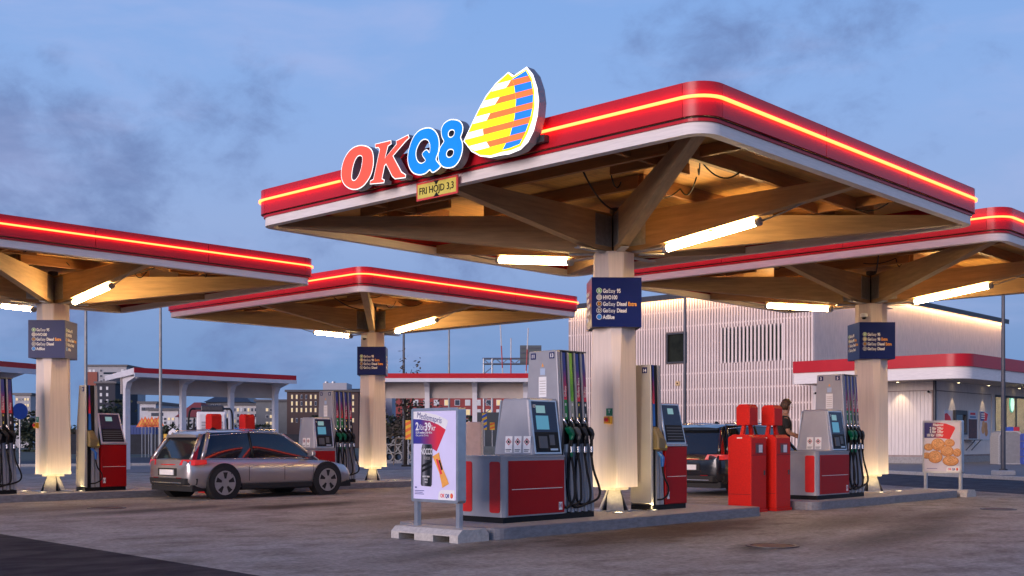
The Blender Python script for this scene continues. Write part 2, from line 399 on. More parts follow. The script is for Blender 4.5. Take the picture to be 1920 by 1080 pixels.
for ci, C in enumerate(CC):
    T = thing('canopy', lab[ci], 'canopy', (C.x, C.y, 0), 0, 'petrol station canopies on single columns')
    po = path(SA, SB, RC); pi = path(SA-.03, SB-.03, RC-.03); pw = path(SA-WI, SB-WI, RC-.02); pwi = path(SA-WI-.12, SB-WI-.12, RC-.14)
    plo = path(SA+.035, SB+.035, RC+.035); pt = path(SA-.035, SB-.035, RC-.02); pti = path(SA-.1, SB-.1, RC-.08)
    for k, ((kd, a), (_, b)) in enumerate(zip(po, pi)):
        if kd == 'arc': seg_loft(a, b, Z_RB, Z_RT).build('fascia_panel', red_f, T, smooth=2)
        else:
            for x, y in zip(split_run(*a, 3, .011), split_run(*b, 3, .011)): seg_loft(x, y, Z_RB, Z_RT).build('fascia_panel', red_f, T)
    for (kd, a), (_, b) in zip(pw, pwi): seg_loft(a, b, Z_WB, Z_WT).build('edge_beam', white_t, T, smooth=2 if kd == 'arc' else False)
    al = [p for _, a in pt for p in a]; bl = [p for _, a in pti for p in a]
    seg_loft(al+al[:1], bl+bl[:1], Z_WT+.002, Z_WT+.034).build('trim', red_f, T)
    seg_loft(al+al[:1], bl+bl[:1], Z_WT+.036, Z_RB-.002).build('shadow_gap', trim_m, T)
    # light strip: one run per side and corner, left out behind the logo on the front canopy
    for k, ((kd, a), (_, b)) in enumerate(zip(plo, po)):
        if ci == 0 and k == 3:
            # left side runs from +a to -a; keep only both ends
            y0 = on_b(640, 330, -SA)[0]; y1 = on_b(1002, 250, -SA)[0]
            for s0, s1 in ((a[0][1], y0), (y1, a[1][1])):
                seg_loft([(a[0][0], s0), (a[0][0], s1)], [(b[0][0]-.004, s0), (b[0][0]-.004, s1)], Z_LED-.013, Z_LED+.013).build('light_strip', led_m, T)
        else: seg_loft(a, [(x*.9995, y*.9995) for x, y in b] if kd == 'run' else b, Z_LED-.013, Z_LED+.013).build('light_strip', led_m, T)
    ro = [p for _, a in pi for p in a]
    MB().ext([ro], (0, 0, Z_RT-.04), (1, 0, 0), (0, 1, 0), (0, 0, -.05)).build('roof', steel_d, T)
    # ceiling panels
    nx, ny = 4, 6; x0, y0 = -SA+.19, -SB+.19; wx, wy = -2*x0/nx, -2*y0/ny
    pm = None
    for i in range(nx):
        for j in range(ny):
            if pm is None: pm = MB().box(.003, wx-.003, .003, wy-.003, 0, .02).build('ceiling_panel', plywood, T, recalc=False); o = pm
            else: o = pm.copy(); COL.objects.link(o); o.parent = T
            o.location = (x0+i*wx, y0+j*wy, 4.79)
    # purlins: nested squares, and short joists across them
    for rho in (.36, .70):
        ax, ay = SA*rho, SB*rho
        for s in (-1, 1):
            MB().box(-ax, ax, -.035, .035, 4.60, 4.788).build('purlin', purlin_m, T, (0, s*ay, 0), recalc=False)
            MB().box(-ay+.036, ay-.036, -.035, .035, 4.601, 4.787).build('purlin', purlin_m, T, (s*ax, 0, 0), (0, 0, R(90)), recalc=False)
    for s in (-1, 1):
        for u in (-.55, .55):
            MB().box(0, SB*.66-.2, -.03, .03, 4.645, 4.786).build('purlin', purlin_m, T, (u*SA, s*(SB*.36+.04) if s > 0 else -(SB*.36+.04)-(SB*.66-.2), 0), (0, 0, R(90)), recalc=False)
            MB().box(0, SA*.66-.2, -.03, .03, 4.646, 4.785).build('purlin', purlin_m, T, (s*(SA*.36+.04) if s > 0 else -(SA*.36+.04)-(SA*.66-.2), u*SB, 0), recalc=False)
    # eight radial beams, deep at the column, shallow at the edge
    for k in range(8):
        dx, dy = ((1,0),(1,1),(0,1),(-1,1),(-1,0),(-1,-1),(0,-1),(1,-1))[k]
        ex, ey = dx*(SA-WI-.125), dy*(SB-WI-.125)
        if dx and dy: ex -= dx*RC*.28; ey -= dy*RC*.28
        ln_ = math.hypot(ex, ey); an = math.atan2(ey, ex); w = .075
        prof = [(.20, 4.03), (.55, 4.035), (ln_, 4.46), (ln_, 4.598), (.20, 4.598)]
        MB().ext([prof], (0, w, 0), (1, 0, 0), (0, 0, 1), (0, -2*w, 0)).build('beam', glulam, T, (0, 0, .0006*k), (0, 0, an), bevel=.006)
        pl = MB()
        for s in (-1, 1): pl.box(.22, .60, s*(w+.004)-.004, s*(w+.004)+.004, 4.10, 4.56)
        pl.box(.34, .92 if not (dx and dy) else .72, -w*.8, w*.8, 4.012, 4.028)
        pl.build('bracket', steel, T, (0, 0, .0005*k), (0, 0, an), recalc=False)
    MB().tube([(0, 0, 4.05), (0, 0, 4.72)], .10, 12).build('hub', steel_d, T)
    # column: square at the foot, octagon at the head
    rings = []
    for i in range(9):
        t = i/8; z = .50+t*(4.03-.50); h = .262+.030*t; c = .004+.165*t
        rings.append([(h, -h+c, z), (h, h-c, z), (h-c, h, z), (-h+c, h, z), (-h, h-c, z), (-h, -h+c, z), (-h+c, -h, z), (h-c, -h, z)])
    ox, oy = (-.03, .03) if ci == 0 else (0, 0)
    MB().loft(rings).build('column', col_w, T, (ox, oy, 0))
    ft = MB().box(-.16, .16, -.16, .16, .455, .498).build('foot', foot_m, T, (ox, oy, 0), recalc=False)
    for k in range(4):
        f = MB().loft([[(.07, -.10, .455), (.085, -.10, .455), (.085, .10, .455), (.07, .10, .455)], [(.20, -.13, .15), (.215, -.13, .15), (.215, .13, .15), (.20, .13, .15)]])
        f.build('foot_leg', foot_m, ft, (0, 0, 0), (0, 0, R(45+90*k)))
        MB().ext([[(.05, .455), (.13, .455), (.27, .15), (.05, .15)]], (0, .008, 0), (1, 0, 0), (0, 0, 1), (0, -.016, 0)).build('foot_web', steel_d, ft, (0, 0, 0), (0, 0, R(90*k)))
    MB().box(-.31, .31, -.31, .31, .1405, .152).build('base_plate', steel, T, (ox, oy, 0), recalc=False)
    # loose cables
    rnd = random.Random(ci*3+1)
    spots = [(-1.40, -1.2), (-.5, -1.55), (1.28, -1.5), (-2.5, .9), (2.0, -2.75), (-1.9, -2.75), (.9, 1.55)]
    for sx_, sy_ in spots:
        for q in range(rnd.choice((1, 2, 2))):
            a_ = rnd.uniform(0, 6.28); l_ = rnd.uniform(.3, .7); p = Vector((sx_+rnd.uniform(-.06, .06), sy_, 4.70)); e_ = p+Vector((math.cos(a_)*l_, math.sin(a_)*l_, -rnd.uniform(-.03, .12)))
            MB().tube(hang(p, e_, rnd.uniform(.04, .17)), .010, 5).build('cable', rubber, T, smooth=True)
    MB().tube(hang((-.1, -.12, 4.66), (-2.4, -1.3, 4.7), .14), .014, 6).build('cable', rubber, T, smooth=True)
    MB().tube(hang((.1, -.1, 4.66), (1.0, -2.6, 4.7), .16), .014, 6).build('cable', rubber, T, smooth=True)

# tube lights under the beams
def along(y):   # underside of the beam at distance y from the column
    return 4.035+(abs(y)-.55)*(4.46-4.035)/(SB-WI-.125-.55)
tl = [('front canopy, on the beam towards the camera side', 'front canopy, on the beam at the back'), ('small middle canopy, nearer side', 'small middle canopy, far side'),
      ('left canopy, nearer side', 'left canopy, far side'), ('right canopy, nearer side', 'right canopy, far side')]
for ci, C in enumerate(CC):
    for si, s in enumerate((-1, 1)):
        a0, a1 = s*.95, s*2.42
        T = thing('tube_light', 'lit tube lamp under the '+tl[ci][si], 'tube light', (C.x, C.y, 0), 0, 'tube lamps under the canopies')
        p, q = Vector((0, a0, along(a0)-.075)), Vector((0, a1, along(a1)-.075))
        MB().tube([p, q], .052, 12).build('diffuser', tube_m, T, smooth=2)
        d = (q-p).normalized()
        for e_, sg in ((p, -1), (q, 1)): MB().tube([e_+d*sg*.001, e_+d*sg*.07], .06, 12).build('end_cap', grey_p, T, smooth=2)
        MB().tube([p.lerp(q, .5)+Vector((0, 0, .052)), p.lerp(q, .5)+Vector((0, 0, .07))], .03, 8).build('mount', steel_d, T)
        MB().tube(hang(q+d*.07, q+d*.9+Vector((.0, 0, .12)), .02, 6), .011, 6).build('cable', steel, T, smooth=True)

# ground uplights round the column feet
for ci, C in enumerate(CC):
    ox, oy = (-.03, .03) if ci == 0 else (0, 0)
    for k, (sx_, sy_) in enumerate(((-1, -1), (1, -1), (-1, 1), (1, 1))):
        wh = ('in front of the foot', 'right of the foot', 'left of the foot', 'behind the foot')[k]
        T = thing('uplight', 'small round uplight '+wh+' of the '+('front', 'middle', 'left', 'right')[ci]+' canopy', 'uplight', (C.x+ox+sx_*.42, C.y+oy+sy_*.42, .14), 0, 'uplights round the column feet')
        MB().ext([arc(0, 0, .085, 0, 337.5, 15), arc(0, 0, .066, 0, 337.5, 15)], (0, 0, .012), (1, 0, 0), (0, 1, 0), (0, 0, -.011)).build('ring', steel, T)
        MB().ext([arc(0, 0, .065, 0, 337.5, 15)], (0, 0, .008), (1, 0, 0), (0, 1, 0), (0, 0, -.007)).build('lens', ember, T)
        ld = bpy.data.lights.new('uplight_beam', 'SPOT'); ld.energy = 36; ld.color = (1, .74, .36); ld.spot_size = R(105); ld.spot_blend = .8; ld.shadow_soft_size = .04
        lo = bpy.data.objects.new('uplight_beam', ld); COL.objects.link(lo); lo.parent = T; lo.location = (0, 0, .03)
        lo.rotation_euler = Vector((-sx_*.45, -sy_*.45, 1)).to_track_quat('-Z', 'Y').to_euler()

# islands
def island(name, b0, b1, a0, a1, label):
    T = thing('pump_island', label, 'pump island', ((b0+b1)/2, (a0+a1)/2, 0), 0, 'raised concrete pump islands')
    w, h = (b1-b0)/2, (a1-a0)/2
    lp = rrect(-w, w, -h, h, .22, 6)
    MB().ext([[(x*.999, y*.998) for x, y in rrect(-w+.14, w-.14, -h+.14, h-.14, .1, 4)]], (0, 0, .1398), (1, 0, 0), (0, 1, 0), (0, 0, -.13)).build('slab', conc, T)
    inn = rrect(-w+.14, w-.14, -h+.14, h-.14, .08, 6)
    k = 7
    MB().ext([lp, rrect(-w+.141, w-.141, -h+.141, h-.141, .08, 6)], (0, 0, .141), (1, 0, 0), (0, 1, 0), (0, 0, -.14)).build('edging', steel_k, T, bevel=.012)
    return T
steel_k = mat('painted_kerb', (.20, .20, .22), .55, .1, ns=9, na=.25, stretch=(1, 1, 3), bump=.1)
island('i', -3.88, 2.35, -1.17, .68, 'concrete island under the front canopy with pumps eleven, thirteen and fourteen')
island('i', 4.15, 10.4, -1.12, .75, 'concrete island under the right canopy beside the bun poster')
C = CC[2]; island('i', C.x-4.6, C.x+2.4, C.y-1.15, C.y+.7, 'concrete island under the left canopy')
C = CC[1]; island('i', C.x-4.6, C.x+2.6, C.y-1.15, C.y+.7, 'concrete island under the small middle canopy')
# ================================================================ LOGO ON THE FRONT CANOPY (traced in photo pixels, on its own plane)
LB = -SA-.22                                   # front plane of the letters
def crop1(p): return (480+p[0]/2.8235, 100+p[1]/2.8235)
def to_az(loop): return [on_b(*crop1(p), LB) for p in loop]
logo_red = mat('logo_red', (.60, .06, .03), .4, emit=(.86, .10, .055), es=.72)
logo_blue = mat('logo_blue', (.0, .15, .55), .4, emit=(.0, .24, .85), es=.72)
logo_white = mat('logo_white', (.85, .85, .85), .4, emit=(1, .98, .95), es=1.0)
logo_yel = mat('logo_yellow', (.9, .75, .0), .4, emit=(1, .84, .0), es=1.05)
logo_or = mat('logo_orange', (.85, .16, .03), .4, emit=(.92, .15, .03), es=.9)
logo_bl2 = mat('logo_sail_blue', (.01, .16, .60), .4, emit=(.01, .19, .74), es=.85)
logo_wh2 = mat('logo_sail_white', (.9, .9, .9), .4, emit=(1, 1, .98), es=1.15)
side_m = mat('letter_return', (.30, .29, .31), .5, .3)
LT = thing('logo_sign', 'lit OKQ8 letters and striped twin sail emblem on the front canopy edge', 'logo sign', (0, 0, 0))
Oo = [(560,490),(590,497),(610,515),(618,545),(618,590),(608,635),(590,670),(565,700),(535,716),(505,716),(478,702),(460,678),(452,645),(455,605),(466,565),(485,530),(510,505),(535,493)]
Oi = [(548,538),(562,545),(564,565),(559,600),(549,635),(536,660),(521,675),(507,670),(504,650),(508,615),(518,575),(532,548)]
K_ = [(631,482),(712,463),(713,478),(697,488),(680,558),(744,482),(743,465),(804,434),(808,447),(791,462),(722,543),(768,630),(790,644),(788,656),(735,661),(722,649),(688,582),(678,594),(664,665),(677,672),(675,683),(604,690),(606,677),(622,668),(656,508),(648,496),(633,497)]
Qo = [(905,397),(935,404),(957,430),(967,470),(963,520),(950,560),(964,583),(973,600),(936,628),(920,613),(895,633),(862,640),(830,628),(810,595),(804,550),(814,495),(834,445),(865,410)]
Qi = [(893,452),(912,460),(922,488),(918,528),(902,512),(880,534),(898,566),(880,583),(862,580),(848,560),(844,525),(854,490),(872,462)]
Eo = [(1045,353),(1075,361),(1091,385),(1090,415),(1080,445),(1089,472),(1090,510),(1078,555),(1055,590),(1025,603),(990,598),(970,572),(966,535),(978,495),(996,466),(985,440),(982,405),(995,375),(1020,357)]
E1 = [(1036,402),(1048,406),(1052,420),(1045,438),(1030,447),(1018,441),(1015,425),(1023,408)]
E2 = [(1030,505),(1044,510),(1047,526),(1038,545),(1021,553),(1008,545),(1006,528),(1015,511)]
def letter(name, loops, m, sm=True):
    lp = [smooth_loop(l, 3) if sm else l for l in loops]; lp = [to_az(l) for l in lp]
    outer = [offset_loop(lp[0], .013)]+[offset_loop(h, -.011) for h in lp[1:]]
    k = MB().ext(outer, (LB+.004, 0, 0), (0, 1, 0), (0, 0, 1), (.12, 0, 0), 0, 1).build(name, [logo_white, side_m], LT, recalc=False)
    MB().ext(lp, (LB, 0, 0), (0, 1, 0), (0, 0, 1), (.003, 0, 0)).build('face', m, k, recalc=False)
    MB().box(LB+.1241, -SA-.001, outer[0][0][0]-.15, outer[0][0][0]-.11, outer[0][0][1]-.32, outer[0][0][1]-.28).build('bracket', steel_d, k, recalc=False)
letter('letter', [Oo, Oi], logo_red); letter('letter', [K_], logo_red, False); letter('letter', [Qo, Qi], logo_blue); letter('letter', [Eo, E1, E2], logo_blue)
leaf = [(1097,465),(1130,395),(1170,310),(1215,225),(1270,155),(1335,98),(1365,116),(1432,70),(1465,110),(1488,180),(1497,250),(1490,330),(1470,410),(1440,470),(1400,510),(1340,534),(1295,540),(1240,552),(1185,545),(1140,520)]
W_ = [(1107,468),(1138,395),(1178,312),(1222,232),(1275,165),(1332,110),(1352,135),(1335,165),(1308,200),(1280,245),(1255,285),(1235,325),(1215,365),(1200,405),(1205,445),(1235,495),(1228,530),(1185,532),(1145,508)]
M_ = [(1353,135),(1365,165),(1376,250),(1368,340),(1345,430),(1303,515),(1240,538),(1229,530),(1236,495),(1206,445),(1201,405),(1216,365),(1236,325),(1256,285),(1281,245),(1309,200),(1336,165)]
R_ = [(1355,138),(1428,92),(1455,140),(1467,210),(1465,280),(1450,350),(1425,420),(1395,480),(1345,500),(1305,511),(1346,430),(1369,340),(1377,250),(1366,165)]
lf = to_az([leaf[0]]+leaf[1:])
LE = MB().ext([lf], (LB+.004, 0, 0), (0, 1, 0), (0, 0, 1), (.13, 0, 0), 0, 1).build('sail_emblem', [logo_wh2, side_m], LT, recalc=False)
full = [(1103,466),(1134,395),(1174,311),(1219,229),(1273,160),(1333,105),(1357,126),(1430,84),(1459,130),(1473,200),(1474,280),(1462,350),(1436,425),(1400,492),(1345,514),(1300,522),(1240,541),(1185,538),(1143,514)]
MB().ext([to_az(full)], (LB+.002, 0, 0), (0, 1, 0), (0, 0, 1), (.0015, 0, 0)).build('sail_ground', logo_yel, LE, recalc=False)
for r0 in (155, 228, 301, 374, 447):
    for reg, m, nm in ((W_, logo_wh2, 'stripe'), (M_, logo_or, 'stripe'), (R_, logo_or, 'stripe')):
        p = clip(clip(reg, .26, 1, r0+33+.26*1300), -.26, -1, -(r0+.26*1300))
        if len(p) > 2: MB().ext([to_az(p)], (LB, 0, 0), (0, 1, 0), (0, 0, 1), (.0015, 0, 0)).build(nm, m, LE, recalc=False)
for r0 in (82, 188, 261, 334, 407, 480):
    p = clip(clip(R_, .26, 1, r0+(73 if r0 == 82 else 40)+.26*1300), -.26, -1, -(r0+.26*1300))
    if len(p) > 2: MB().ext([to_az(p)], (LB, 0, 0), (0, 1, 0), (0, 0, 1), (.0015, 0, 0)).build('stripe', logo_bl2, LE, recalc=False)
MB().box(LB+.1341, -SA-.001, lf[0][0]-1.2, lf[0][0]-.3, 4.68, 4.76).build('bracket', steel_d, LT, recalc=False)

# yellow height sign
hs = [on_b(*crop1(p), -SA-.02) for p in ((849,690),(1068,642),(1066,740),(850,784))]
ya = sum(p[0] for p in (hs[0], hs[3]))/2; yb = sum(p[0] for p in (hs[1], hs[2]))/2; zt = (hs[0][1]+hs[1][1])/2; zb = (hs[2][1]+hs[3][1])/2
HT = thing('height_sign', 'yellow height limit sign with red border reading FRI HÖJD 3,3', 'height sign', (-SA-.02, (ya+yb)/2, zb))
w, h = abs(ya-yb)/2, zt-zb
sred = mat('sign_red', (.7, .06, .05), .5); syel = mat('sign_yellow', (.72, .60, .10), .5)
MB().box(0, .018, -w, w, 0, h).build('border', sred, HT, recalc=False)
MB().box(-.003, -.0005, -w+.025, w-.025, .025, h-.025).build('panel', syel, HT, recalc=False)
rot_l = (R(90), 0, R(-90))                      # text readable from -b
text('lettering', 'FRI HÖJD 3,3', .125, black, HT, (-.0065, .0, h*.5-.042), rot_l, 'CENTER', sx=.92, bold=.008)
for s in (1, -1):
    zc = h*.5+s*h*.44
    MB().ext([[(-.05, zc), (.05, zc), (0, zc-s*.055)]], (-.0065, 0, 0), (0, 1, 0), (0, 0, 1), (.003, 0, 0)).build('arrow', black, HT)
MB().box(.0185, .06, -w*.7, -w*.6, h*.3, h*.9).build('bracket', steel_d, HT, recalc=False)

# ================================================================ FUEL SIGN BOXES ON THE COLUMNS
green_i = mat('icon_green', (.10, .36, .06), .5); grey_i = mat('icon_grey', (.45, .42, .40), .5); blue_i = mat('icon_blue', (.02, .22, .62), .5); blk_i = mat('icon_black', (.012, .012, .02), .5); yel_i = mat('icon_olive', (.42, .40, .02), .5)
rowsA = [(green_i, 'B', whitep, (('Go', 0), ('Easy', 2), (' 95', 1))), (grey_i, '', whitep, (('HVO100', 1),)), (blk_i, 'D', orangep, (('Go', 0), ('Easy', 2), (' Diesel', 1), (' Extra', 3))),
         (blk_i, 'D', whitep, (('Go', 0), ('Easy', 2), (' Diesel', 1))), (blue_i, '', whitep, (('AdBlue', 0),))]
rowsB = [(green_i, 'B', whitep, (('Go', 0), ('Easy', 2), (' 95', 1))), (yel_i, 'B', whitep, (('Go', 0), ('Easy', 2), (' 98', 1), (' Extra', 3))), rowsA[2], rowsA[3]]
def sign_box(ci, rows, y_top, y_bot, label):
    C = CC[ci]; dd = (C.x-CAMB)*FW.x+(C.y-CAMA)*FW.y-.37
    z1, z0 = zat(y_top, dd), zat(y_bot, dd); w = .372
    ox, oy = (-.03, .03) if ci == 0 else (0, 0)
    T = thing('fuel_sign', label, 'fuel sign', (C.x+ox, C.y+oy, z0), R(-45), 'navy fuel signs wrapped round the columns')
    H = z1-z0
    for k in range(4):
        MB().box(-w+.001, w-.001, -w, -w+.012, 0, H).build('panel', navy, T, (0, 0, 0), (0, 0, R(90*k)), recalc=False)
    hole = [(x, y) for x, y in arc(0, 0, .328, 22.5, 337.5+.0, 7)]
    for z in (.012, H-.024): MB().ext([[(-w+.013, -w+.013), (w-.013, -w+.013), (w-.013, w-.013), (-w+.013, w-.013)], hole], (0, 0, z+.012), (1, 0, 0), (0, 1, 0), (0, 0, -.012)).build('lid', steel_d, T, recalc=False)
    n = len(rows); sz = .084; pitch = .097 if n == 5 else .098; top = H-.20 if n == 5 else H-.25
    for k in (0, 3, 1):
        g = k*R(90); rot = Matrix.Rotation(g, 4, 'Z')
        for i, (im, ch, cm, parts) in enumerate(rows):
            zc = top-i*pitch
            def at_(x, d, z): return rot @ Vector((x, -w-d, z))
            MB().ext([arc(0, 0, .042, 0, 345, 23)], at_(-.26, .002, zc), rot @ Vector((1, 0, 0)), (0, 0, 1), rot @ Vector((0, .0015, 0))).build('icon_ring', whitep, T, recalc=False)
            MB().ext([arc(0, 0, .036, 0, 345, 23)], at_(-.26, .004, zc), rot @ Vector((1, 0, 0)), (0, 0, 1), rot @ Vector((0, .0015, 0))).build('icon', im, T, recalc=False)
            if ch: text('lettering', ch, .058, cm, T, at_(-.26, .0065, zc-.02), (R(90), 0, g), 'CENTER', bold=.02)
            x = -.205
            for s, style in parts:
                o = text('lettering', s.strip(), sz, orangep if style == 3 else whitep, T, (0, 0, 0), (R(90), 0, g), bold=(.026, .026, .0, .026)[style], sx=.70)
                if s[0] == ' ': x += .016
                o.location = at_(x, .004, zc-.03); x += max(v.co.x for v in o.data.vertices)+.006
    return T
sign_box(0, rowsA, 520, 613, 'navy fuel list sign on the front column, AdBlue on its last line')
sign_box(1, rowsB, 650, 703, 'smallest navy fuel list sign, on the middle column')
sign_box(2, rowsA, 600, 671, 'navy fuel list sign on the left column, lit greyish')
sign_box(3, rowsB, 604, 673, 'navy fuel list sign on the right column, below a dome camera')
# dome cameras on the column heads
for ci, px, py, lb in ((1, 683, 632, 'white dome camera on the middle column above its sign'), (3, 1620, 592, 'white dome camera on the right column above its sign'), (0, 1101, 606, None)):
    if not lb: continue
    C = CC[ci]; a, z = on_b(px, py, C.x-.36)
    T = thing('dome_camera', lb, 'security camera', (C.x-.36, a, z), 0, 'dome cameras')
    MB().tube([(.09, 0, .02), (0, 0, .02)], .02, 8).build('arm', whitep, T)
    MB().loft([[(r*math.cos(k*math.pi/6), r*math.sin(k*math.pi/6), zz) for k in range(12)] for r, zz in ((.05, .05), (.075, .04), (.075, -.02), (.06, -.03))]).build('housing', whitep, T, smooth=2)
    MB().loft([[(r*math.cos(k*math.pi/6), r*math.sin(k*math.pi/6), zz) for k in range(12)] for r, zz in ((.055, -.031), (.045, -.06), (.015, -.075))]).build('dome', glass, T, smooth=True)
# emergency stop boxes on the columns
for ci, px, py, lb in ((0, 1142, 787, 'yellow emergency stop box under a green sign on the front column'), (2, 67, 797, 'yellow emergency stop box on the left column')):
    C = CC[ci]; a, z = on_b(px, py, C.x-.28-.03)
    T = thing('stop_box', lb, 'emergency stop', (C.x-.267-(.03 if ci == 0 else 0), a, z), 0, 'emergency stop boxes')
    box('housing', mat('stop_yellow', (.65, .33, .02), .45), T, -.07, -.001, -.06, .06, -.06, .05, .008)
    MB().tube([(-.0705, 0, 0), (-.10, 0, 0)], .03, 12).build('button', mat('stop_red', (.6, .02, .02), .4), T)
    box('plate', mat('sign_green', (.01, .18, .08), .5), T, -.008, -.001, -.06, .06, .06, .17)
    text('lettering', 'T', .07, whitep, T, (-.0105, 0, .10), rot_l, 'CENTER', bold=.02)
# ================================================================ PUMPS
strip_mats = [gradmat('strip_a', ((1.35, (10, 120, 50)), (1.62, (12, 130, 55)), (1.625, (225, 40, 62)), (1.85, (150, 35, 90)), (2.05, (40, 50, 140)), (2.28, (25, 60, 150)))),
              gradmat('strip_b', ((1.35, (150, 155, 140)), (1.60, (155, 160, 150)), (1.605, (110, 185, 40)), (2.0, (125, 190, 45)), (2.28, (150, 200, 60)))),
              gradmat('strip_c', ((1.35, (12, 14, 30)), (1.60, (14, 16, 34)), (1.605, (220, 45, 62)), (1.82, (150, 35, 90)), (2.05, (40, 50, 140)), (2.28, (25, 60, 150)))),
              gradmat('strip_d', ((1.35, (12, 14, 30)), (1.60, (14, 16, 34)), (1.605, (215, 45, 65)), (1.82, (140, 35, 90)), (2.05, (35, 45, 130)), (2.28, (20, 50, 130))))]
strip_e = gradmat('strip_adblue', ((1.28, (30, 110, 205)), (1.62, (25, 105, 200)), (1.625, (230, 40, 60)), (1.85, (160, 35, 90)), (2.05, (45, 55, 150)), (2.28, (25, 70, 165))))
scr_m = mat('screen_glow', (.02, .10, .14), .2, emit=S(95, 160, 190), es=.62); lcd_m = mat('lcd_glow', (.1, .2, .2), .3, emit=S(150, 195, 200), es=.5)
noz_g = mat('nozzle_green', (.0, .12, .06), .4); noz_k = mat('nozzle_black', (.015, .015, .017), .4); noz_s = mat('nozzle_grey', (.10, .10, .10), .4); noz_b = mat('nozzle_blue', (.02, .12, .42), .35); noz_o = mat('nozzle_olive', (.16, .12, .05), .5)
haz = mat('hazard_print', (.45, .05, .06), .5)
rot_f = (R(90), 0, 0)           # text readable from -a
def lean(z, y0, y1, z0, z1): return y0+(y1-y0)*(z-z0)/(z1-z0)
def curve_pts(ps, n=6):
    ps = [Vector(p) for p in ps]; o = []
    for i in range(len(ps)-1):
        a, b, c, d = ps[max(i-1, 0)], ps[i], ps[i+1], ps[min(i+2, len(ps)-1)]
        for q in range(n):
            t = q/n; o.append(.5*((2*b)+(c-a)*t+(2*a-5*b+4*c-d)*t*t+(3*b-a-3*c+d)*t**3))
    return o+[ps[-1]]
def nozzle(T, x, y, z, m, s=-1):
    """nozzle hung in its holder, pointing up and to the left, hose swivel below; s=-1 on the -y face"""
    nb = MB().loft([[(x-.035, y+s*.02, z+.03), (x+.02, y+s*.02, z+.055), (x+.02, y+s*.09, z+.055), (x-.035, y+s*.09, z+.03)],
                    [(x+.015, y+s*.015, z-.03), (x+.075, y+s*.015, z+.02), (x+.075, y+s*.095, z+.02), (x+.015, y+s*.095, z-.03)],
                    [(x+.06, y+s*.02, z-.07), (x+.115, y+s*.02, z-.045), (x+.115, y+s*.09, z-.045), (x+.06, y+s*.09, z-.07)],
                    [(x+.055, y+s*.03, z-.13), (x+.10, y+s*.03, z-.13), (x+.10, y+s*.08, z-.13), (x+.055, y+s*.08, z-.13)]]).build('nozzle', m, T, bevel=.012)
    MB().tube([(x-.01, y+s*.055, z+.045), (x-.05, y+s*.05, z+.11), (x-.075, y+s*.04, z+.17)], .014, 8).build('spout', silver, nb, smooth=True)
    MB().tube([(x+.078, y+s*.055, z-.13), (x+.078, y+s*.055, z-.22)], .022, 10).build('swivel', rubber, nb)
    MB().tube([(x+.078, y+s*.055, z-.22), (x+.078, y+s*.055, z-.30)], .024, 10).build('swivel_ring', silver, nb, smooth=2)
    MB().tube([(x+.078, y+s*.055, z-.30), (x+.08, y+s*.055, z-.36)], [.025, .017], 10).build('hose_sleeve', m if m is noz_g else rubber, nb)
    return (x+.08, y+s*.055, z-.36)
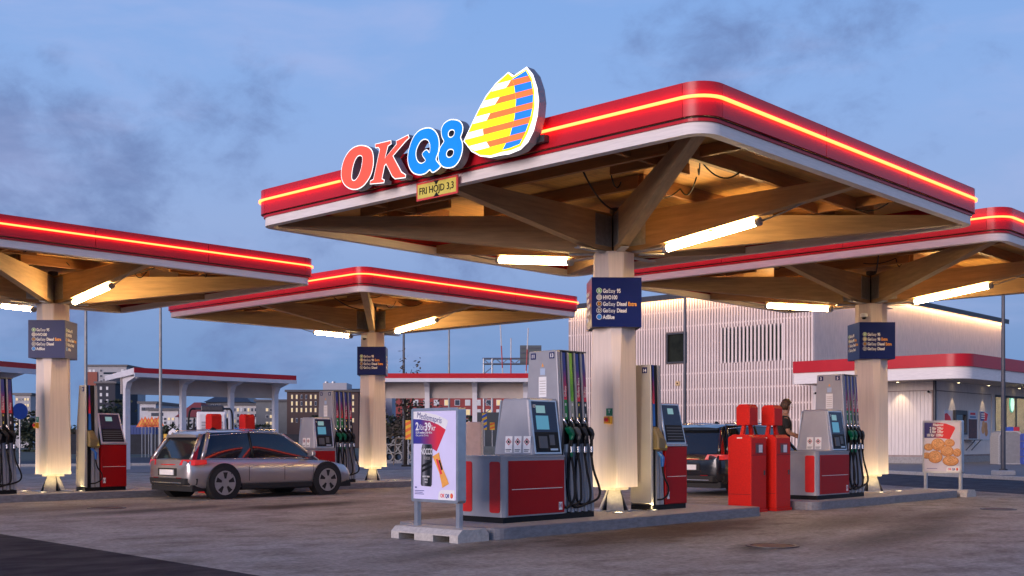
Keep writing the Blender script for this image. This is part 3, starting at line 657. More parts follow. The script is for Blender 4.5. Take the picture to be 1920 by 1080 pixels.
def big_pump(label, loc, nums, mir=False, colours=(0, 1, 2, 3), noz=(noz_g, noz_s, noz_k, noz_k)):
    T = thing('fuel_pump', label, 'fuel pump', (loc[0], loc[1], .1412), 0, 'grey and red four-hose fuel pumps')
    D = .40
    MB().box(-.92, .93, -D+.03, D-.03, 0, .075).build('plinth', black, T, recalc=False)
    # lower body with chamfered end
    bd = [(-.95, -D+.045), (-.90, -D), (.26, -D), (.26, D), (-.90, D), (-.95, D-.045)]
    B_ = MB().ext([bd], (0, 0, .84), (1, 0, 0), (0, 1, 0), (0, 0, -.765)).build('body', grey_p, T, bevel=.012)
    for s in (-1, 1):
        MB().box(-.86, .245, s*(D+.006)-.004, s*(D+.006)+.004, .095, .80).build('side_panel', red_p, B_, recalc=False, bevel=.004)
        MB().box(-.80, .20, s*(D+.0115)-.001, s*(D+.0115)+.001, .425, .433).build('pinstripe', whitep, B_, recalc=False)
        y0, y1 = sorted((s*.16, s*(D-.055)))
        MB().ext([rrect(y0, y1, .13, .79, .035)], (-.958, 0, 0), (0, 1, 0), (0, 0, 1), (.0075, 0, 0)).build('corner_panel', mat('red_corner_lit', (.60, .012, .010), .4), B_)  # same red left brighter, standing for the better lit end face
        MB().box(.13, .20, s*(D+.0115)-.0012, s*(D+.0115)+.0012, .13, .235).build('sticker', whitep, B_, recalc=False)
        if s < 0:
            for a_, sg in ((-1, 1), (1, 1)):
                MB().ext([[(.165+a_*.026, .225), (.165+a_*.026, .150), (.165+a_*.012, .165), (.165+a_*.006, .1875), (.165+a_*.012, .21)]], (0, -D-.0135, 0), (1, 0, 0), (0, 0, 1), (0, .0008, 0)).build('mark', navy if a_ < 0 else haz, B_)
    MB().ext([[(-.962, -D+.045), (-.905, -D-.012), (.262, -D-.012), (.262, D+.012), (-.905, D+.012), (-.962, D-.045)]], (0, 0, .866), (1, 0, 0), (0, 1, 0), (0, 0, -.025)).build('deck', grey_p, B_, bevel=.008)
    # cabinet with sloping sides
    zc0, zc1 = .867, 1.63; yb, yt = .36, .25
    ring = lambda z, y, x0, x1: [(x0, -y+.03, z), (x0+.03, -y, z), (x1, -y, z), (x1, y, z), (x0+.03, y, z), (x0, y-.03, z)]
    K = MB().loft([ring(zc0, yb, -.345, .262), ring(zc1-.03, yt+.005, -.30, .262), ring(zc1, yt-.015, -.285, .262)]).build('cabinet', grey_p, T, bevel=.012)
    for s in (-1, 1):
        def q(x, z, d=0.): return (x, s*(lean(z, yb, yt, zc0, zc1)+d), z)
        def slab(nm, x0, x1, z0, z1, m, d0, d1, par=K):
            return MB().loft([[q(x0, z0, d0), q(x1, z0, d0), q(x1, z1, d0), q(x0, z1, d0)], [q(x0, z0, d1), q(x1, z0, d1), q(x1, z1, d1), q(x0, z1, d1)]]).build(nm, m, par)
        slab('bezel', -.335+.03, .235, .885, 1.605, alu, -.01, .012)
        P_ = slab('screen_panel', -.275, .205, .905, 1.585, navy_s, .012, .016)
        slab('display', -.20, -.02, 1.43, 1.53, lcd_m, .0165, .019)
        slab('touch_screen', -.22, .03, 1.21, 1.395, scr_m, .0165, .019)
        slab('reader_plate', -.265, .195, .915, 1.175, black, .0165, .024)
        slab('receipt_slot', -.22, -.06, .96, 1.12, grey_d, .0245, .04); slab('keypad', .0, .10, 1.0, 1.14, grey_d, .0245, .03); slab('card_slot', .0, .15, .93, .955, alu, .0245, .03)
    if nums:
        xa = -.345; u = Vector((0, -1, 0))
        for i in range(3 if nums[1] == '13' else 2):
            # hazard labels low on the end face
            y = .14-i*.165; zz = lambda z: -.345+.045*(z-zc0)/(zc1-zc0)-.0025
            MB().loft([[(zz(.90), y, .90), (zz(.90), y-.13, .90), (zz(1.12), y-.13, 1.12), (zz(1.12), y, 1.12)], [(zz(.90)-.002, y, .90), (zz(.90)-.002, y-.13, .90), (zz(1.12)-.002, y-.13, 1.12), (zz(1.12)-.002, y, 1.12)]]).build('hazard_label', whitep, K)
            c = (y-.065, 1.045); rr = .05
            MB().ext([[(c[0]-rr, c[1]), (c[0], c[1]+rr), (c[0]+rr, c[1]), (c[0], c[1]-rr)], [(c[0]-rr*.7, c[1]), (c[0], c[1]+rr*.7), (c[0]+rr*.7, c[1]), (c[0], c[1]-rr*.7)]], (zz(1.045)-.006, 0, 0), (0, 1, 0), (0, 0, 1), (.001, 0, 0)).build('hazard_mark', haz, K)
            MB().ext([arc(c[0], c[1], .018, 0, 324, 9)], (zz(1.045)-.006, 0, 0), (0, 1, 0), (0, 0, 1), (.001, 0, 0)).build('hazard_mark', black, K)
            MB().box(zz(.95)-.006, zz(.95)-.005, y-.115, y-.015, .935, .945).build('hazard_text', grey_d, K, recalc=False); MB().box(zz(.95)-.006, zz(.95)-.005, y-.095, y-.015, .915, .925).build('hazard_text', grey_d, K, recalc=False)
        text('lettering', nums[1], .06, whitep, K, (-.27, -lean(1.5, yb, yt, zc0, zc1)-.022, 1.50), rot_f, bold=.02)
    # hose tower
    tb, tt, zt = .385, .255, 2.30
    tw = lambda z, x0, x1, d=0: [(x0, -lean(z, tb, tt, 0, zt)-d, z), (x1, -lean(z, tb, tt, 0, zt)-d, z), (x1, lean(z, tb, tt, 0, zt)+d, z), (x0, lean(z, tb, tt, 0, zt)+d, z)]
    W = MB().loft([tw(.076, .268, .945, -.05), tw(1.2, .268, .93, -.05), tw(2.285, .268, .90, -.05)]).build('tower', black, T)
    MB().loft([tw(.076, .264, .335), tw(2.29, .264, .335), tw(2.30, .27, .33, -.02)]).build('tower_side', grey_p, T, bevel=.01)
    MB().loft([tw(2.286, .336, .905), tw(2.305, .336, .90)]).build('tower_cap', grey_d, T, bevel=.005)
    xs = [.37, .515, .66, .805]
    for i, x in enumerate(xs):
        for s in (-1, 1):
            def q(xx, z, d): return (xx-.02*(z/zt)*(i+1)/4, s*(lean(z, tb, tt, 0, zt)+d), z)
            def bar(nm, x0, x1, z0, z1, m, d0, d1):
                return MB().loft([[q(x0, z, d0), q(x1, z, d0), q(x1, z, d1), q(x0, z, d1)] for z in (z0, z1)]).build(nm, m, W)
            bar('channel_rib', x+.075, x+.125, .08, 1.02, grey_p, -.05, -.004); bar('channel_rib', x-.012, x+.014, 1.30, 2.28, grey_p, -.05, -.006)
            bar('product_strip', x+.016, x+.085, 1.35, 2.27, strip_mats[colours[i]], -.05, -.012)
            bar('nozzle_holder', x-.005, x+.105, 1.02, 1.29, black, -.05, -.02)
            bar('channel_plate', x+.015, x+.073, .90, 1.01, whitep if i < 2 else grey_p, -.045, -.012); bar('channel_plate', x+.012, x+.073, .09, .90, grey_p, -.049, -.022)
            if s < 0:
                for zz_, hh, wd in ((1.385, .05, .03), (1.54, .035, .035)): bar('strip_mark', x+.038, x+.038+wd*.7, zz_, zz_+hh, whitep if i != 2 else syel, -.0115, -.0105)
                o = text('lettering', ('GoEasy', 'HVO100', 'GoEasy Extra', 'GoEasy')[colours[i]], .05, whitep if i != 1 else green_i, W, (0, 0, 0), (0, 0, 0))
                o.matrix_local = Matrix((( 0, -1, 0, x+.062-.02*.75*(i+1)/4), (0, 0, -1, -(lean(1.66, tb, tt, 0, zt)-.0085)), (1, 0, 0, 1.66), (0, 0, 0, 1)))
        y = -lean(1.18, tb, tt, 0, zt)+.01
        e = nozzle(W, x+.0, y, 1.20, noz[i])
        low = .20+.03*(i % 2); xe = x+.01-.12*(i > 1)
        MB().tube(curve_pts([e, (e[0]+.02, e[1]-.02, .65), (e[0]+(.02, .0, .06, .12)[i], e[1]-.05, .36), (e[0]-(.06, .02, .0, -.02)[i], e[1]-.05, low), (xe-.12, e[1]-.03, low-.03), (xe-.13, y-.02, .5), (xe-.09, y-.035, 1.0), (xe+.02, y+.04, 1.45)]), .017, 8).build('hose', rubber, W, smooth=True)
        MB().tube(curve_pts([(x+.02, -y, 1.25), (x+.06, -y+.05, .7), (x+.0, -y+.06, .2), (x-.1, -y+.03, .5), (x-.02, -y, 1.3)], 5), .017, 6).build('hose', rubber, W, smooth=True)
    if nums:
        for n_, yy in ((nums[0], .17), (nums[1], -.17)):
            MB().box(.258, .2635, yy-.045, yy+.045, 2.185, 2.27).build('number_plate', navy, T, recalc=False)
            text('lettering', n_, .07, whitep, T, (.2565, yy, 2.203), rot_l, 'CENTER', bold=.03)
        MB().ext([[(-.02, 2.08), (.02, 2.08), (0, 2.13)]], (.2625, 0, 0), (0, 1, 0), (0, 0, 1), (.001, 0, 0)).build('warning_mark', orangep, T)
        MB().ext([[(.045*c_, .01+2.0+.045*s_) for c_, s_ in ((1, 1), (-1, 1), (-1, -1), (1, -1))]], (.262, 0, 0), (0, 1, 0), (0, 0, 1), (.0015, 0, 0)).build('notice', mat('notice_blue', (.35, .45, .6), .5), T)
        MB().box(.2615, .2635, -.07, .07, 1.66, 1.94).build('notice', whitep, T, recalc=False)
        for j in range(6): MB().box(.2605, .2612, -.055, .055, 1.70+j*.035, 1.71+j*.035).build('notice_text', grey_i, T, recalc=False)
    # wide loop of hose at the right end
    return T
big_pump('large four-hose fuel pump marked 11 and 13 behind the member price poster', (-2.22, -.235), ('11', '13'))
big_pump('four-hose fuel pump on the right island beside the red bins', (5.78, -.37), ('3', '5'), colours=(0, 0, 2, 3), noz=(noz_g, noz_g, noz_k, noz_k))
big_pump('four-hose fuel pump cut off by the left picture edge', (CC[2].x-1.95, CC[2].y-.22), ('8', '10'), colours=(2, 3, 2, 3), noz=(noz_k, noz_s, noz_k, noz_k))
big_pump('farthest four-hose fuel pump beside the middle column', (CC[1].x-1.99, CC[1].y-.22), ('2', '4'), colours=(0, 0, 2, 3), noz=(noz_g, noz_g, noz_k, noz_k))

def small_pump(label, b0, a0, num):
    T = thing('adblue_pump', label, 'fuel pump', (b0, a0, .1412), 0, 'narrow single-hose pumps')
    D = .20; zt = 2.22
    MB().box(.01, .93, -D+.01, D-.01, 0, .075).build('plinth', black, T, recalc=False)
    sh = lambda z, x0, x1, t, d=0.: [(x0+.05*t, -D+.05*t-d, z), (x1, -D+.05*t-d, z), (x1, D-.05*t+d, z), (x0+.05*t, D-.05*t+d, z)]
    W = MB().loft([sh(.076, .05, .06, 0), sh(.10, 0, .06, 0), sh(1.2, 0, .06, .15), sh(zt, 0, .07, 1)]).build('tower_end', beige_p, T, bevel=.01)
    V = MB().loft([sh(.076, .062, .36, 0, -.03), sh(zt-.002, .072, .30, 1, -.03)]).build('tower', black, T)
    MB().loft([sh(.08, .15, .22, 0, -.004), sh(1.0, .15, .22, .4, -.004)]).build('channel_rib', grey_p, V); MB().loft([sh(.08, .24, .33, 0, -.002), sh(zt-.004, .20, .30, 1, -.002)]).build('channel_rib', grey_p, V)
    MB().loft([sh(1.28, .08, .165, .55, -.015), sh(zt-.004, .075, .145, 1, -.015)]).build('product_strip', strip_e, V)
    MB().loft([[(.064, -D-.005, 1.27), (.20, -D-.005, 1.27), (.20, D, 1.27), (.064, D, 1.27)], [(.064, -D-.09, 1.12), (.28, -D-.09, 1.05), (.28, D, 1.05), (.064, D, 1.12)], [(.064, -D-.10, .93), (.31, -D-.10, .90), (.31, D, .90), (.064, D, .93)]]).build('nozzle_cover', noz_o, V, bevel=.03)
    MB().ext([[(-.035, 0), (.035, 0), (0, .06)]], (.25, -D-.099, .95), (1, 0, 0), (0, 0, 1), (0, .001, 0)).build('warning_mark', syel, V)
    MB().loft([[(.10, -D-.07, .89), (.16, -D-.07, .89), (.16, -D-.02, .89), (.10, -D-.02, .89)], [(.20, -D-.08, .80), (.25, -D-.08, .80), (.25, -D-.02, .80), (.20, -D-.02, .80)], [(.20, -D-.07, .66), (.235, -D-.07, .66), (.235, -D-.03, .66), (.20, -D-.03, .66)]]).build('nozzle', noz_b, V, bevel=.01)
    MB().tube(curve_pts([(.217, -D-.05, .66), (.25, -D-.06, .5), (.34, -D-.07, .36), (.33, -D-.07, .24), (.22, -D-.06, .17), (.12, -D-.03, .16)]), .015, 8).build('hose', rubber, V, smooth=True)
    B_ = MB().box(.362, .94, -D-.01, D+.01, .076, .97).build('body', red_p, T, bevel=.012, recalc=False)
    MB().box(.355, .945, -D-.018, D+.018, .971, 1.0).build('deck', alu, T, bevel=.006, recalc=False)
    MB().box(.40, .91, -D-.0125, -D-.0105, .50, .507).build('pinstripe', whitep, B_, recalc=False)
    MB().box(.40, .46, -D-.013, -D-.0105, .16, .27).build('sticker', whitep, B_, recalc=False)
    for a_ in (-1, 1): MB().ext([[(.43+a_*.024, .258), (.43+a_*.024, .175), (.43+a_*.008, .215)]], (0, -D-.0145, 0), (1, 0, 0), (0, 0, 1), (0, .0012, 0)).build('mark', navy, B_)
    K = MB().loft([[(.355, -D-.01, 1.0), (.93, -D-.01, 1.0), (.93, D, 1.0), (.355, D, 1.0)], [(.30, -D+.06, 1.64), (.80, -D+.06, 1.64), (.80, D-.04, 1.64), (.30, D-.04, 1.64)]]).build('cabinet', alu, T, bevel=.01)
    fy = lambda z, d: -lean(z, D+.01, D-.06, 1.0, 1.64)-d; fx0 = lambda z: lean(z, .395, .345, 1.0, 1.64); fx1 = lambda z: lean(z, .89, .765, 1.0, 1.64)
    def slab(nm, u0, u1, z0, z1, m, d0, d1):
        r = lambda d: [(fx0(z)+(fx1(z)-fx0(z))*u, fy(z, d), z) for u, z in ((u0, z0), (u1, z0), (u1, z1), (u0, z1))]
        return MB().loft([r(d0), r(d1)]).build(nm, m, K)
    slab('screen_panel', 0, 1, 1.03, 1.61, navy_s, .0005, .006); slab('display', .28, .62, 1.47, 1.56, lcd_m, .0065, .009); slab('reader_plate', .02, .98, 1.05, 1.30, black, .0065, .010)
    for j in range(5): slab('vent_slat', .06, .94, 1.07+j*.045, 1.085+j*.045, grey_d, .0105, .014)
    o = MB().box(.0, .004, -.09, .0, 2.09, 2.18); zx = .05*(2.13)/zt
    o.build('number_plate', navy, T, (.037, 0, 0), recalc=False)
    text('lettering', num, .068, whitep, T, (.0345, -.045, 2.108), rot_l, 'CENTER', bold=.03)
    return T
small_pump('narrow single-hose pump marked 14 behind the front column', .36, -.19, '14')
small_pump('narrow single-hose pump beside the left column', CC[2].x+.44, CC[2].y-.30, '7')

# ================================================================ RED SERVICE BINS
slot_m = mat('bin_label', (.78, .76, .80), .5)
under_k = mat('seam_dark', (.08, .004, .004), .6)
def red_bin(label, x, y, z0=0., rz=0.):
    T = thing('service_bin', label, 'bin', (x, y, z0), rz, 'red bins with raised towel dispensers')
    w, d, h = .24, .225, 1.30
    MB().box(-w-.02, w+.02, -d-.02, d+.02, 0, .045).build('base', red_b, T, bevel=.006, recalc=False)
    gable = lambda y, z0_, z1_, ww: [(-ww, y, z0_), (ww, y, z0_), (ww, y, z1_-.05), (ww*.62, y, z1_), (-ww*.62, y, z1_), (-ww, y, z1_-.05)]
    B_ = MB().loft([[(y, x_, z) for x_, _, z in gable(0, .046, h, d)] for y in (-w, w)]).build('body', red_b, T, bevel=.01)
    MB().box(-.13, .13, -d-.006, -d-.0005, .98, 1.16).build('flap', mat('bin_flap', (.30, .008, .008), .4), B_, recalc=False)
    MB().box(-.10, -.02, -d-.010, -d-.0065, 1.0, 1.13).build('sign_plate', grey_d, B_, recalc=False); MB().box(-.015, .10, -d-.010, -d-.0065, 1.0, 1.13).build('sign_plate', slot_m, B_, recalc=False)
    MB().box(-w+.004, w-.004, -d-.0022, -d-.0005, .955, .962).build('seam', under_k, B_, recalc=False); MB().box(.15, .17, -d-.02, -d-.0005, .62, .70).build('lock', steel_d, B_, recalc=False); MB().box(-w-.0022, -w-.0005, -d+.02, d-.02, .30, .306).build('seam', under_k, B_, recalc=False)
    MB().box(-w-.004, -w-.0005, -.05, .05, 1.235, 1.255).build('tag', whitep, B_, recalc=False)
    for s in (-1, 1): MB().loft([[(s*.15-.035, -.03, h-.01), (s*.15+.035, -.03, h-.01), (s*.15+.035, .03, h-.01), (s*.15-.035, .03, h-.01)], [(s*.095-.022, -.03, 1.47), (s*.095+.022, -.03, 1.47), (s*.095+.022, .03, 1.47), (s*.095-.022, .03, 1.47)]]).build('post', red_b, T)
    MB().loft([[(y, x_, z) for x_, _, z in gable(0, 1.46, 1.81, .13)] for y in (-.135, .135)]).build('towel_box', red_b, T, bevel=.01)
red_bin('tall red bin with towel box nearest the front island', 3.05, -.42)
red_bin('tall red bin with towel box beside the grey and red right pump', 3.72, -.50)
red_bin('tall red bin with towel box left of its twin behind the silver car', CC[2].x+3.62, CC[2].y-.35, .0)
red_bin('tall red bin with towel box nearest the middle canopy island', CC[2].x+4.5, CC[2].y-.38, .0)

# ================================================================ POSTER STANDS
def grad_fan(name, stops): return gradmat(name, stops, 1, .5)
def stand(label, b, a0, a1, z0, z1, base_pts, paper):
    """poster frame facing -b on a moulded concrete foot; returns thing and its frame size. local y runs to the viewer's left"""
    T = thing('poster_stand', label, 'poster stand', (b, (a0+a1)/2, 0), 0, 'poster stands on concrete feet')
    w = (a1-a0)/2; th = .055
    fr = rrect(-w, w, z0, z1, .03, 4); inn = rrect(-w+.035, w-.035, z0+.035, z1-.035, .012, 4)
    F = MB().ext([fr, inn], (-th-.012, 0, 0), (0, 1, 0), (0, 0, 1), (2*th+.024, 0, 0)).build('frame', alu, T, bevel=.008)
    MB().box(-th, th, -w+.034, w-.034, z0+.034, z1-.034).build('core', grey_p, T, recalc=False)
    PN = MB().box(-th-.004, -th-.0005, -w+.036, w-.036, z0+.036, z1-.036).build('poster', paper, T, recalc=False)
    for s in (-1, 1): MB().box(-.03, .03, s*(w-.045)-.03, s*(w-.045)+.03, .151, z0).build('leg', alu, T, recalc=False)
    b0, b1, ya, yb_, hh = base_pts
    # foot: a ridge of cast concrete with fork pockets on its long sides
    prof = [(b0, 0), (b0, .09), (b0+.07, .15), (b1-.07, .15), (b1, .09), (b1, 0)]
    n = 5; ys = [ya, ya+(yb_-ya)*.12, ya+(yb_-ya)*.36, ya+(yb_-ya)*.64, ya+(yb_-ya)*.88, yb_]
    for i in range(5):
        lift = .075 if i in (1, 3) else 0
        pr_ = [(x, max(z, lift)) for x, z in prof]
        if lift: pr_ = [(b0, lift), (b0, .09), (b0+.07, .15), (b1-.07, .15), (b1, .09), (b1, lift)]
        MB().ext([pr_], (0, ys[i], 0), (1, 0, 0), (0, 0, 1), (0, ys[i+1]-ys[i], 0)).build('foot', conc_l, T)
    return T, PN, -th-.004
def disc(par, nm, m, x, y, z, r, ry=None, n=18, d=.0006): MB().ext([arc(y, z, r, 0, 360-360/n, n-1, ry)], (x, 0, 0), (0, 1, 0), (0, 0, 1), (d, 0, 0)).build(nm, m, par, recalc=False)
def poly(par, nm, m, x, pts, d=.0006): return MB().ext([pts], (x, 0, 0), (0, 1, 0), (0, 0, 1), (d, 0, 0)).build(nm, m, par, recalc=False)
def small_logo(par, x, y, z, s):
    poly(par, 'logo_ground', whitep, x, [(y+.62*s, z-.25*s), (y+.62*s, z)]+[(y+.62*s-.3*s*(1-math.cos(t)), z+.3*s*math.sin(t)) for t in (.4, .8, 1.2, 1.57)]+[(y-.55*s, z+.3*s), (y-.55*s, z-.25*s)])
    text('lettering', 'OK', .26*s, logo_red_p, par, (x-.0012, y+.48*s, z-.08*s), rot_l, bold=.03, depth=.0004, sx=.8); text('lettering', 'Q8', .26*s, navy_pr, par, (x-.0012, y+.12*s, z-.08*s), rot_l, bold=.03, depth=.0004, sx=.8)
    disc(par, 'logo_sail', logo_red_p, x-.001, y-.34*s, z+.01*s, .10*s, .13*s); poly(par, 'logo_sail', orangep, x-.0018, [(y-.30*s, z-.1*s), (y-.25*s, z+.04*s), (y-.31*s, z+.12*s), (y-.35*s, z)])
logo_red_p = mat('print_red', (.75, .03, .05), .5); navy_pr = mat('print_navy', (.02, .03, .25), .5)
lilac = mat('print_lilac', (.68, .65, .90), .35, ns=2, na=.05); pinkw = mat('print_pale', (.62, .58, .66), .4, ns=2, na=.05)
# near poster
T, PN, xf = stand('poster stand reading Medlemspris 2 för 39 kr beside the front pump', -4.18, -.91, -.08, .45, 1.60, (-.27, .25, -.62, .56, 0), lilac)
grad_np = gradmat('print_blue_red', ((-.30, (215, 40, 60)), (-.05, (215, 42, 62)), (.12, (130, 45, 100)), (.26, (58, 52, 140)), (.38, (52, 52, 145))), 1, .4)
cy, top = .0, 1.60
def fan(y0, z0, r0, r1, a0, a1, n=10): return [(y0-r1*math.sin(R(a0+(a1-a0)*i/n)), z0+r1*math.cos(R(a0+(a1-a0)*i/n))) for i in range(n+1)]+[(y0-r0*math.sin(R(a1+(a0-a1)*i/n)), z0+r0*math.cos(R(a1+(a0-a1)*i/n))) for i in range(n+1)]
Xp = xf-.001
def Y(px): return .378-(px-128)/(573-128)*.756      # crop of the photo: poster runs 128..573 across, 108..1015 down
def Zp(py): return 1.565-(py-108)/(1010-108)*1.08
poly(PN, 'print', whitep, Xp, [(Y(128), Zp(112)), (Y(250), Zp(120)), (Y(370), Zp(148)), (Y(470), Zp(195)), (Y(490), Zp(215)), (Y(482), Zp(245)), (Y(462), Zp(300)), (Y(128), Zp(195))])
poly(PN, 'print', grad_np, Xp-.0008, [(Y(125), Zp(188)), (Y(200), Zp(192)), (Y(300), Zp(210)), (Y(390), Zp(248)), (Y(466), Zp(300)), (Y(372), Zp(520)), (Y(325), Zp(490)), (Y(325), Zp(460)), (Y(220), Zp(443)), (Y(125), Zp(443))])
navy_tx = mat('print_text_navy', (.05, .06, .25), .5)
o_ = text('lettering', 'Medlemspris', .105, navy_tx, PN, (0, 0, 0), (0, 0, 0), depth=.0004, sx=.84)
o_.matrix_local = Matrix.Translation((Xp-.0022, Y(162), Zp(172))) @ Matrix.Rotation(R(10), 4, 'X') @ Matrix.Rotation(R(-90), 4, 'Z') @ Matrix.Rotation(R(90), 4, 'X')
for s_, px, py, sz, bo in (('2', 150, 302, .135, .03), ('för', 190, 302, .10, 0), ('39', 246, 306, .135, .03), ('kr', 318, 308, .10, .005)): text('lettering', s_, sz, whitep, PN, (Xp-.0024, Y(px), Zp(py)), rot_l, bold=bo, depth=.0004, sx=.85)
text('lettering', 'Ej OK-medlem 2 för 40 kr.', .038, whitep, PN, (Xp-.0024, Y(152), Zp(338)), rot_l, bold=.02, depth=.0003, sx=.72); text('lettering', 'Ord. pris från 25 kr/st.', .034, whitep, PN, (Xp-.0024, Y(152), Zp(366)), rot_l, depth=.0003, sx=.75)
can_m = gradmat('print_can', ((-.075+.135, (70, 70, 76)), (.075, (28, 28, 32)), (.12, (18, 18, 20)), (.165, (74, 74, 80)), (.19, (130, 130, 136)), (.225, (60, 60, 64)), (.245, (20, 20, 22))), 1, .35)
poly(PN, 'print_can', can_m, Xp-.0016, [(Y(222), Zp(450)), (Y(322), Zp(450)), (Y(330), Zp(500)), (Y(322), Zp(860)), (Y(312), Zp(880)), (Y(215), Zp(876)), (Y(206), Zp(860)), (Y(214), Zp(490))])
poly(PN, 'print_can', silver, Xp-.0012, [(Y(224), Zp(446)), (Y(318), Zp(446)), (Y(322), Zp(462)), (Y(222), Zp(462))])
text('lettering', 'NOCCO', .105, whitep, PN, (Xp-.0026, Y(268), Zp(552)), rot_l, 'CENTER', bold=.01, depth=.0004, sx=.52); text('lettering', 'FOCUS', .05, grey_i, PN, (Xp-.0026, Y(270), Zp(604)), rot_l, 'CENTER', depth=.0004, sx=.7)
for q in (640, 690): poly(PN, 'print_band', black, Xp-.0024, [(Y(218), Zp(q+20)), (Y(322), Zp(q-30)), (Y(322), Zp(q-5)), (Y(218), Zp(q+48))])
for q, s_ in ((785, 'ENERGY DRINK'), (815, 'FOCUS'), (842, '330 ml')): text('lettering', s_, .026, whitep, PN, (Xp-.0026, Y(262), Zp(q)), rot_l, 'CENTER', bold=.02, depth=.0003, sx=.7)
bar_m = mat('print_bar', (.80, .36, .07), .45, ns=8, na=.15)
poly(PN, 'print_bar', bar_m, Xp-.0026, [(Y(330), Zp(572)), (Y(398), Zp(530)), (Y(404), Zp(570)), (Y(440), Zp(700)), (Y(480), Zp(790)), (Y(500), Zp(845)), (Y(432), Zp(888)), (Y(425), Zp(850)), (Y(400), Zp(740)), (Y(360), Zp(640))])
poly(PN, 'print_bar', logo_red_p, Xp-.0034, [(Y(366), Zp(600)), (Y(384), Zp(595)), (Y(432), Zp(745)), (Y(412), Zp(755))]); poly(PN, 'print_bar', black, Xp-.0040, [(Y(392), Zp(610)), (Y(408), Zp(606)), (Y(438), Zp(700)), (Y(424), Zp(712))])
for j in range(3): MB().box(Xp-.0012, Xp-.0005, Y(240-(j % 2)*15), Y(140), Zp(925+j*17)-.004, Zp(925+j*17)+.004).build('small_print', navy_tx, PN, recalc=False)
box('print_icon', navy_tx, PN, Xp-.0012, Xp-.0005, Y(163), Y(142), Zp(898), Zp(885))
small_logo(PN, Xp-.0006, Y(478), Zp(968), .24)
# right poster
T, PN, xf = stand('poster stand with cinnamon buns reading Fikabröd at the end of the right island', 10.62, -1.08, -.23, .50, 1.63, (-.22, .28, -.60, .62, 0), pinkw)
Xp = xf-.001
def Y(px): return .39-(px-80)/(487-80)*.78
def Zp(py): return 1.595-(py-435)/(990-435)*1.06
poly(PN, 'print', gradmat('print_blue_red_b', ((-.3, (215, 45, 50)), (-.02, (214, 48, 52)), (.14, (130, 50, 85)), (.24, (58, 54, 115)), (.4, (50, 52, 118))), 1, .4), Xp, [(Y(82), Zp(440)), (Y(240), Zp(440)), (Y(330), Zp(452)), (Y(425), Zp(488)), (Y(433), Zp(510)), (Y(372), Zp(628)), (Y(250), Zp(612)), (Y(82), Zp(612))])
for s_, px, py, sz in (('Fikabröd', 300, 478, .075), ('2 för 29kr', 300, 520, .085), ('5 för 59kr', 300, 558, .085), ('10 för 109kr', 300, 597, .085)): text('lettering', s_, sz, whitep, PN, (Xp-.0016, Y(px), Zp(py)), rot_l, 'RIGHT', bold=.02, depth=.0004, sx=.85)
bun_m = mat('print_bun', (.55, .24, .08), .5, ns=26, na=.35); bun_l = mat('print_bun_top', (.66, .34, .14), .5, ns=30, na=.3); bun_d = mat('print_bun_fold', (.22, .07, .02), .5, ns=20, na=.3)
def bun(par, x, y, z, r, ry, k):
    disc(par, 'print_bun', bun_d, x, y, z-.006, r*1.03, ry*1.03, 22); disc(par, 'print_bun', bun_m, x-.0006, y, z, r, ry, 22); disc(par, 'print_bun', bun_l, x-.0012, y+.004, z+ry*.16, r*.80, ry*.70, 20)
    pts = [(y+.7*r*(1-i/26)*math.cos(i*.55+k), z+ry*.12+.6*ry*(1-i/26)*math.sin(i*.55+k)) for i in range(26)]
    MB().loft([[(x-.0018, p[0]*1-.004*(j), p[1]+.005*j) for j in (0, 1)] for p in pts], cap=False, closed=False).build('print_bun', bun_d, par, recalc=False)
for k, (px, py, r, ry) in enumerate(((130, 715, .10, .075), (370, 668, .11, .085), (110, 812, .10, .065), (455, 775, .085, .085), (240, 685, .145, .13), (345, 760, .14, .11), (210, 825, .155, .13), (385, 868, .17, .105))): bun(PN, Xp-.0022*k-.0005, Y(px), Zp(py), r, ry, k)
small_logo(PN, Xp-.0006, Y(412), Zp(965), .24)
MB().box(Xp-.0012, Xp-.0005, Y(230), Y(110), Zp(962), Zp(957)).build('small_print', navy_tx, PN, recalc=False)
# ================================================================ SHOP BUILDING
slat = mat('pale_batten', (.78, .65, .60), .65, ns=3, na=.12, stretch=(3, 3, .5)); slat_b = mat('cladding_backing', (.36, .27, .25), .8, ns=3, na=.2)
board = mat('pale_board', (.72, .64, .60), .65, ns=3, na=.10, stretch=(6, 6, .5)); soff = mat('soffit_board', (.55, .47, .40), .7, ns=3, na=.12)
KC = atd(1750, 53.); bK = KC.x; aK = KC.y
a0 = on_b(1525, 700, bK)[0]; a1 = on_b(1065, 700, bK)[0]; d0 = (bK-CAMB)*FW.x+(a0-CAMA)*FW.y
zr = zat(531, d0); F0 = .121
SH = thing('shop_building', 'tall pale shop with vertical timber battens and a low red-edged front', 'building', (bK, a0, 0))
